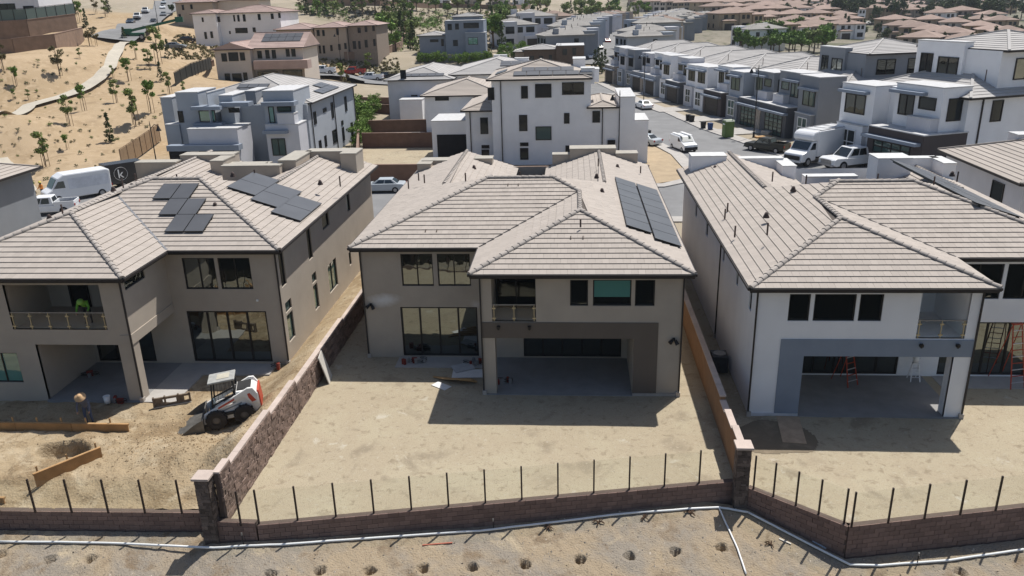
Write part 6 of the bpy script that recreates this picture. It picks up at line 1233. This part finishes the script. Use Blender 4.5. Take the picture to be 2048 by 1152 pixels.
        B().prism([(2.0, 2.06), (2.48, 1.44), (2.51, 1.46), (2.04, 2.08)], 'y', -.85, .85).build('windshield', gl_car, t); B().box(3.4, 3.48, -.8, .8, .65, 1.0).build('grille', trim_m, t); B().box(3.35, 3.52, -.95, .95, .45, .62).build('bumper', M('bumper_white', (.6, .6, .6), .5), t)
        for sd in (-1, 1):
            B().prism([(1.5, 1.4), (1.5, 2.0), (1.9, 2.0), (2.3, 1.45)], 'y', sd*.985-.006, sd*.985+.006).build('side_window', gl_car, t); B().box(-3.4, 1.2, sd*1.0-.03, sd*1.0+.03, 3.0, 3.06).build('roof_rail', rim_m, t)
        for k in range(4): B().box(-3.0+k*1.3, -2.95+k*1.3, -1.0, 1.0, 3.04, 3.08).build('rack_bar', rim_m, t)
        for x in (-2.3, 2.45):
            for y in (-.88, .88): wheel(t, x, y, .4, .3)
        B().box(-3.6, 1.4, -.5, .5, .45, .76).build('chassis', trim_m, t); L, zl = 3.4, .9
    for y in (-.68, .68):
        if kind not in ('box',): B().box(L-.06, L+.03, y-.2, y+.2, zl-.08, zl+.1).build('headlight', lamp_m, t)
        B().box(-L-.05 if kind != 'box' else -3.64, -L+.04 if kind != 'box' else -3.58, y*1.15-.1, y*1.15+.1, zl, zl+.22).build('tail_light', tail_m, t)
    return t
def hd_(p0, p1): a, b = g(*p0), g(*p1); return math.atan2(b.y-a.y, b.x-a.x)
DR = math.atan2(.965, -.262)
car('silver sedan parked by the brown wall between left and middle houses', g(767, 383), R(182), 'sedan', p_silver, .98)
car('white sedan parked on the right kerb of the side street', g(1287, 217), DR, 'sedan', p_white); car('small white van with roof ladders driving down the side street', g(1366, 300), DR+math.pi+.05, 'small_van', p_white, 1.0)
car('dark olive pickup truck parked beside the dirt mound', g(1533, 303), DR+.55, 'pickup', p_dk, .92); car('white box truck parked in front of the large white house', (22.6, 57.8, .012), math.atan2(-.62, -.78), 'box', p_white, 1.25); car('white crew-cab pickup parked next to the box truck', (25.6, 54.4, .012), R(205), 'pickup', p_white, 1.25)
car('grey-blue sedan half hidden behind the white three-storey house', (4.3, 70.5, .012), DR+.5, 'sedan', p_silver); car('tall white cargo van parked on the left street below the hill', g(158, 396), math.atan2(-5.0, -4.6), 'van', p_white, 1.08)
pk = car('white pickup with open bed and lowered tailgate at the left edge', g(96, 428), R(196), 'pickup', p_white, .95)
tr = thing('trailer', 'black enclosed trailer with a round white letter k behind the cargo van', 'trailer', tuple(g(158, 396)+Vector((.68*4.0-.735*2.3, .735*4.0+.68*2.3, 0))), math.atan2(-5.0, -4.6)); B().box(-3.4, .6, -1.0, 1.0, .5, 2.7).build('box', p_blk, tr, bevel=.06)
for x in (-1.9, -1.0):
    for y in (-.9, .9): wheel(tr, x, y, .35)
cu = bpy.data.curves.new('letter', 'FONT'); cu.body = 'k'; cu.size = 1.35; cu.extrude = .01; to = bpy.data.objects.new('tmp_letter', cu); COL.objects.link(to); bpy.context.view_layer.update(); me = bpy.data.meshes.new_from_object(to.evaluated_get(bpy.context.evaluated_depsgraph_get())); bpy.data.objects.remove(to); me.materials.append(white_p)
o = bpy.data.objects.new('letter_k', me); COL.objects.link(o); o.parent = tr; o.matrix_local = Matrix.Translation((-.55, 1.01, 1.15)) @ Matrix.Rotation(math.pi, 4, 'Z') @ Matrix.Rotation(math.pi/2, 4, 'X')
ring = B(); ring.tube([(-.9+.7*math.cos(a), 1.012, 1.6+.7*math.sin(a)) for a in np.linspace(0, 2*math.pi, 40)], .016, 5); ring.build('letter_ring', white_p, tr)
for (px, py, rz, k, pm, lab) in ((645, 148, 3.25, 'pickup', p_white, 'white pickup parked below the beige hill house'), (742, 161, 3.1, 'pickup', p_white, 'white pickup parked near the planted bank, in front of the red one'), (706, 150, 3.2, 'pickup', p_red, 'red pickup parked between the two white pickups'), (772, 160, 3.1, 'pickup', p_blk, 'black pickup behind the white one by the grey roofs'),
   (262, 48, -1.2, 'sedan', p_blue, 'dark blue car on the hill street'), (276, 38, -1.2, 'pickup', p_white, 'white truck parked on the hill street behind the dark blue car'), (292, 27, -1.2, 'pickup', p_white, 'second white truck on the hill street'), (308, 47, -1.2, 'sedan', p_blk, 'black car at the lower end of the hill street'), (328, 33, -1.2, 'sedan', p_grey, 'grey car at the right kerb of the hill street'), (326, 18, -1.2, 'sedan', p_white, 'white car high on the hill street'), (328, 8, -1.2, 'sedan', p_silver, 'silver car at the very top of the hill street'),
   (1180, 117, DR+3.1, 'sedan', p_white, 'white car on the far street near the brown house'), (1196, 100, DR, 'sedan', p_blk, 'black car on the far street'), (1173, 98, DR, 'sedan', p_grey, 'grey car parked left on the far street'), (1212, 86, DR, 'sedan', p_red, 'red car up the far street'), (375, 84, .3, 'sedan', p_blk, 'black car by the salmon-roofed house'), (350, 98, .2, 'sedan', p_grey, 'grey car on the drive of the hill houses')):
    car(lab, g(px, py), rz, k, pm)
# green telescopic lift on the hill street
t = thing('boom_lift', 'green telescopic boom lift parked at the foot of the hill street', 'lift', g(272, 80), .35); B().box(-2, 2, -1, 1, .6, 1.5).build('chassis', p_green, t, bevel=.1)
for x in (-1.4, 1.4):
    for y in (-1, 1): wheel(t, x, y, .6, .35)
B().bar((-2, 0, 1.7), (9, 0, 3.9), .5, .55).build('boom', p_green, t); B().box(8.6, 10.2, -.8, .8, 3.4, 4.5).build('basket', p_green, t); B().box(-2.2, -.6, -.9, .9, 1.5, 2.4).build('engine_cover', p_green, t)
# street lamps, bins, portable toilet
def street_lamp(label, p, h_, rz=0):
    t = thing('street_lamp', label, 'street lamp', p, rz, 'black street lamps'); B().tube([(0, 0, 0), (0, 0, .6), (0, 0, .7), (0, 0, h_)], [.16, .14, .075, .05], 8).build('pole', black_m, t); B().tube([(0, 0, h_-.3), (-.5, 0, h_+.15), (-.9, 0, h_)], .04, 6).build('arm', black_m, t)
    B().tube([(-.9, 0, h_-.02), (-.9, 0, h_-.25), (-.9, 0, h_-.55)], [.08, .16, .30], 10).build('lamp_shade', black_m, t); B().tube([(0, 0, h_), (0, 0, h_+.5)], [.07, .02], 8).build('finial', black_m, t)
street_lamp('tall street lamp by the white parked sedan', g(1287, 212), 8.6); street_lamp('tall street lamp before the charcoal garage house', g(1507, 275), 9); street_lamp('street lamp in front of the white three-storey house', (.2, 56.6, 0), 8.0, .4); street_lamp('street lamp in front of the blue-grey house', (-51.2, 50, 0), 6.3, math.pi); street_lamp('street lamp beside the beige hill house', g(682, 130), 7); street_lamp('street lamp on the hill street', g(318, 60), 8); street_lamp('far street lamp beside the brown house', g(1122, 150), 7)
def bin_(label, p, mt, rz=0):
    t = thing('wheelie_bin', label, 'bin', p, rz); b = B(); frustum(b, (-.26, .26, .26, .08), (-.34, .34, .32, 1.0)); b.build('body', mt, t, bevel=.03); B().box(-.38, .36, -.34, .34, 1.0, 1.08).build('lid', mt, t, bevel=.03)
    for y in (-.26, .26): B().tube([(-.3, y-.04, .12), (-.3, y+.04, .12)], .12, 10).build('wheel', tyre_m, t)
    B().bar((-.42, -.25, .98), (-.42, .25, .98), .04).build('handle', tyre_m, t)
b_blk = M('bin_black', (.02, .02, .022), .6); b_blu = M('bin_blue', (.015, .05, .16), .5)
bin_('pair of black bins by the kerb, left one', g(1376, 243), b_blk, 1.8); bin_('black bin with open lid beside its twin', g(1383, 245), b_blk, 2.1); bin_('black bin standing next to the blue bin', g(1406, 258), b_blk, 1.8); bin_('blue recycling bin on the pavement', g(1420, 261), b_blu, 1.8); bin_('blue bin beside the brown garage', g(1450, 228), b_blu, 1.2); bin_('black bin behind the white three-storey house', g(1288, 274), b_blk, 1.8); bin_('second black bin behind the white three-storey house', g(1296, 276), b_blk, 1.8)
gt = M('toilet_green', (.10, .16, .05), .6); t = thing('portable_toilet', 'green portable toilet standing at the kerb', 'toilet', g(1455, 275), RZ); B().box(-.6, .6, -.6, .6, .1, 2.2).build('cabin', gt, t, bevel=.04); B().box(-.42, .42, -.64, -.6, .2, 1.95).build('door', M('toilet_door', (.13, .2, .07), .6), t); B().prism([(-.62, 2.2), (.62, 2.2), (.45, 2.38), (-.45, 2.38)], 'y', -.62, .62).build('roof', M('toilet_roof', (.35, .38, .3), .6), t); B().box(-.3, .3, -.655, -.645, 1.75, 1.9).build('label_plate', white_p, t); B().tube([(.4, .4, 2.2), (.4, .4, 2.7)], .05, 6).build('vent_pipe', black_m, t)
# building site in front of the charcoal house
def stack(label, p, n, dims, mt, rz=0, name='material_stack'):
    t = thing(name, label, 'materials', p, rz)
    for k in range(n): B().box(-dims[0]/2+random.uniform(-.1, .1), dims[0]/2+random.uniform(-.1, .1), -dims[1]/2, dims[1]/2, k*dims[2], (k+1)*dims[2]-.01).build('slab', mt, t)
stack('pale slabs stacked on the pavement near the charcoal house', g(1545, 268), 3, (3, 1.4, .18), conc, .6); stack('flat boards lying in front of the charcoal house', g(1560, 258), 2, (4, 1.6, .1), white_p, RZ); stack('loose boards beside the street lamp', g(1525, 275), 2, (2.2, 1.0, .1), wood, .3)
long_wall('low white planter wall before the charcoal houses', tuple(g(1530, 262))[:2], tuple(g(1600, 278))[:2], .9, mat=white_st, name='planter_wall', group=None); long_wall('short brown retaining wall by the box truck', tuple(g(1600, 272))[:2], tuple(g(1650, 268))[:2], .6, group=None)
mx_ = np.linspace(-1, 1, 22); MX, MY = np.meshgrid(mx_, mx_); p = g(1605, 295); rr = np.hypot(MX, MY); grid_sheet('dirt_mound', p.x+MX*5.0+MY*1.5, p.y+MY*4.2, p.z-.1+.9*sst(1, .1, rr)*(1+.15*bump(MX*3, MY*3, 2, 8)), [yard_m], rr[:-1, :-1] < 1)
t = thing('air_conditioner', 'dark air conditioner unit in the side yard of the white house', 'air conditioner', (2.45, 2.9, 0)); B().box(-.4, .4, -.45, .45, .05, .95).build('casing', M('ac_dark', (.06, .065, .07), .5, .2, 6), t, bevel=.03); B().tube([(0, 0, .95), (0, 0, .99)], .32, 16).build('fan_grille', steel, t)
# people in the distance
vy = M('vest_yellow', (.65, .5, .03), .7); vo = M('vest_orange', (.7, .25, .05), .7); jn = MT['jeans']; dk_ = MT['trousers_dark']
person('worker in yellow shirt standing at the foot of the hill path', g(66, 396), .6, stand(.15, .1, .25), vy, jn, 'hard', vy, scale=1.0); person('worker in orange vest next to the cargo van', g(88, 398), -.4, stand(.05, .2, .28), vo, dk_, 'hard', M('hat_yellow', (.6, .5, .1), .5), scale=1.05)
person('person in black clothes at the back corner of the blue-grey house', g(697, 258), .3, stand(.05, .1, .25), black_m, dk_, None, None); person('second person in dark clothes beside the hedge', g(690, 252), 2.0, stand(.1, .15, .25), black_m, dk_, None, None)
# ---------------- labels: say which one of a row ----------------
ORD = ['leftmost', 'second', 'third', 'fourth', 'fifth', 'sixth', 'seventh', 'eighth', 'ninth', 'tenth', 'eleventh', 'twelfth', 'thirteenth', 'fourteenth', 'fifteenth', 'sixteenth']
bl = {}
for o in COL.objects:
    if o.parent is None and 'label' in o.keys(): bl.setdefault(o['label'], []).append(o)
for lab, os_ in bl.items():
    if 1 < len(os_) <= 32:
        os_.sort(key=lambda o: (np.array(o.location)-CP)@CR/((np.array(o.location)-CP)@CW)); n = len(os_)
        for i, o in enumerate(os_): o['label'] = lab+', '+('rightmost' if i == n-1 else ORD[i]+(' from left' if i else '') if i < (n+1)//2 or n-1-i > 15 else ORD[n-1-i]+' from right')
# ---------------- haze: the air over the valley ----------------
hz = B().box(-1900, 1900, -140, 3600, float(TZ.min())-8, max(float(TZ.max())+25, 60)).build('haze', None); hz.data.materials.clear(); struct(hz, 'stuff')
hm = bpy.data.materials.new('haze_air'); hm.use_nodes = True; ht = hm.node_tree; ht.nodes.remove(ht.nodes['Principled BSDF']); pv = ht.nodes.new('ShaderNodeVolumePrincipled'); pv.inputs['Color'].default_value = (.82, .89, 1, 1); pv.inputs['Density'].default_value = .00011; pv.inputs['Anisotropy'].default_value = .2
ht.links.new(pv.outputs[0], ht.nodes['Material Output'].inputs['Volume']); hz.data.materials.append(hm)
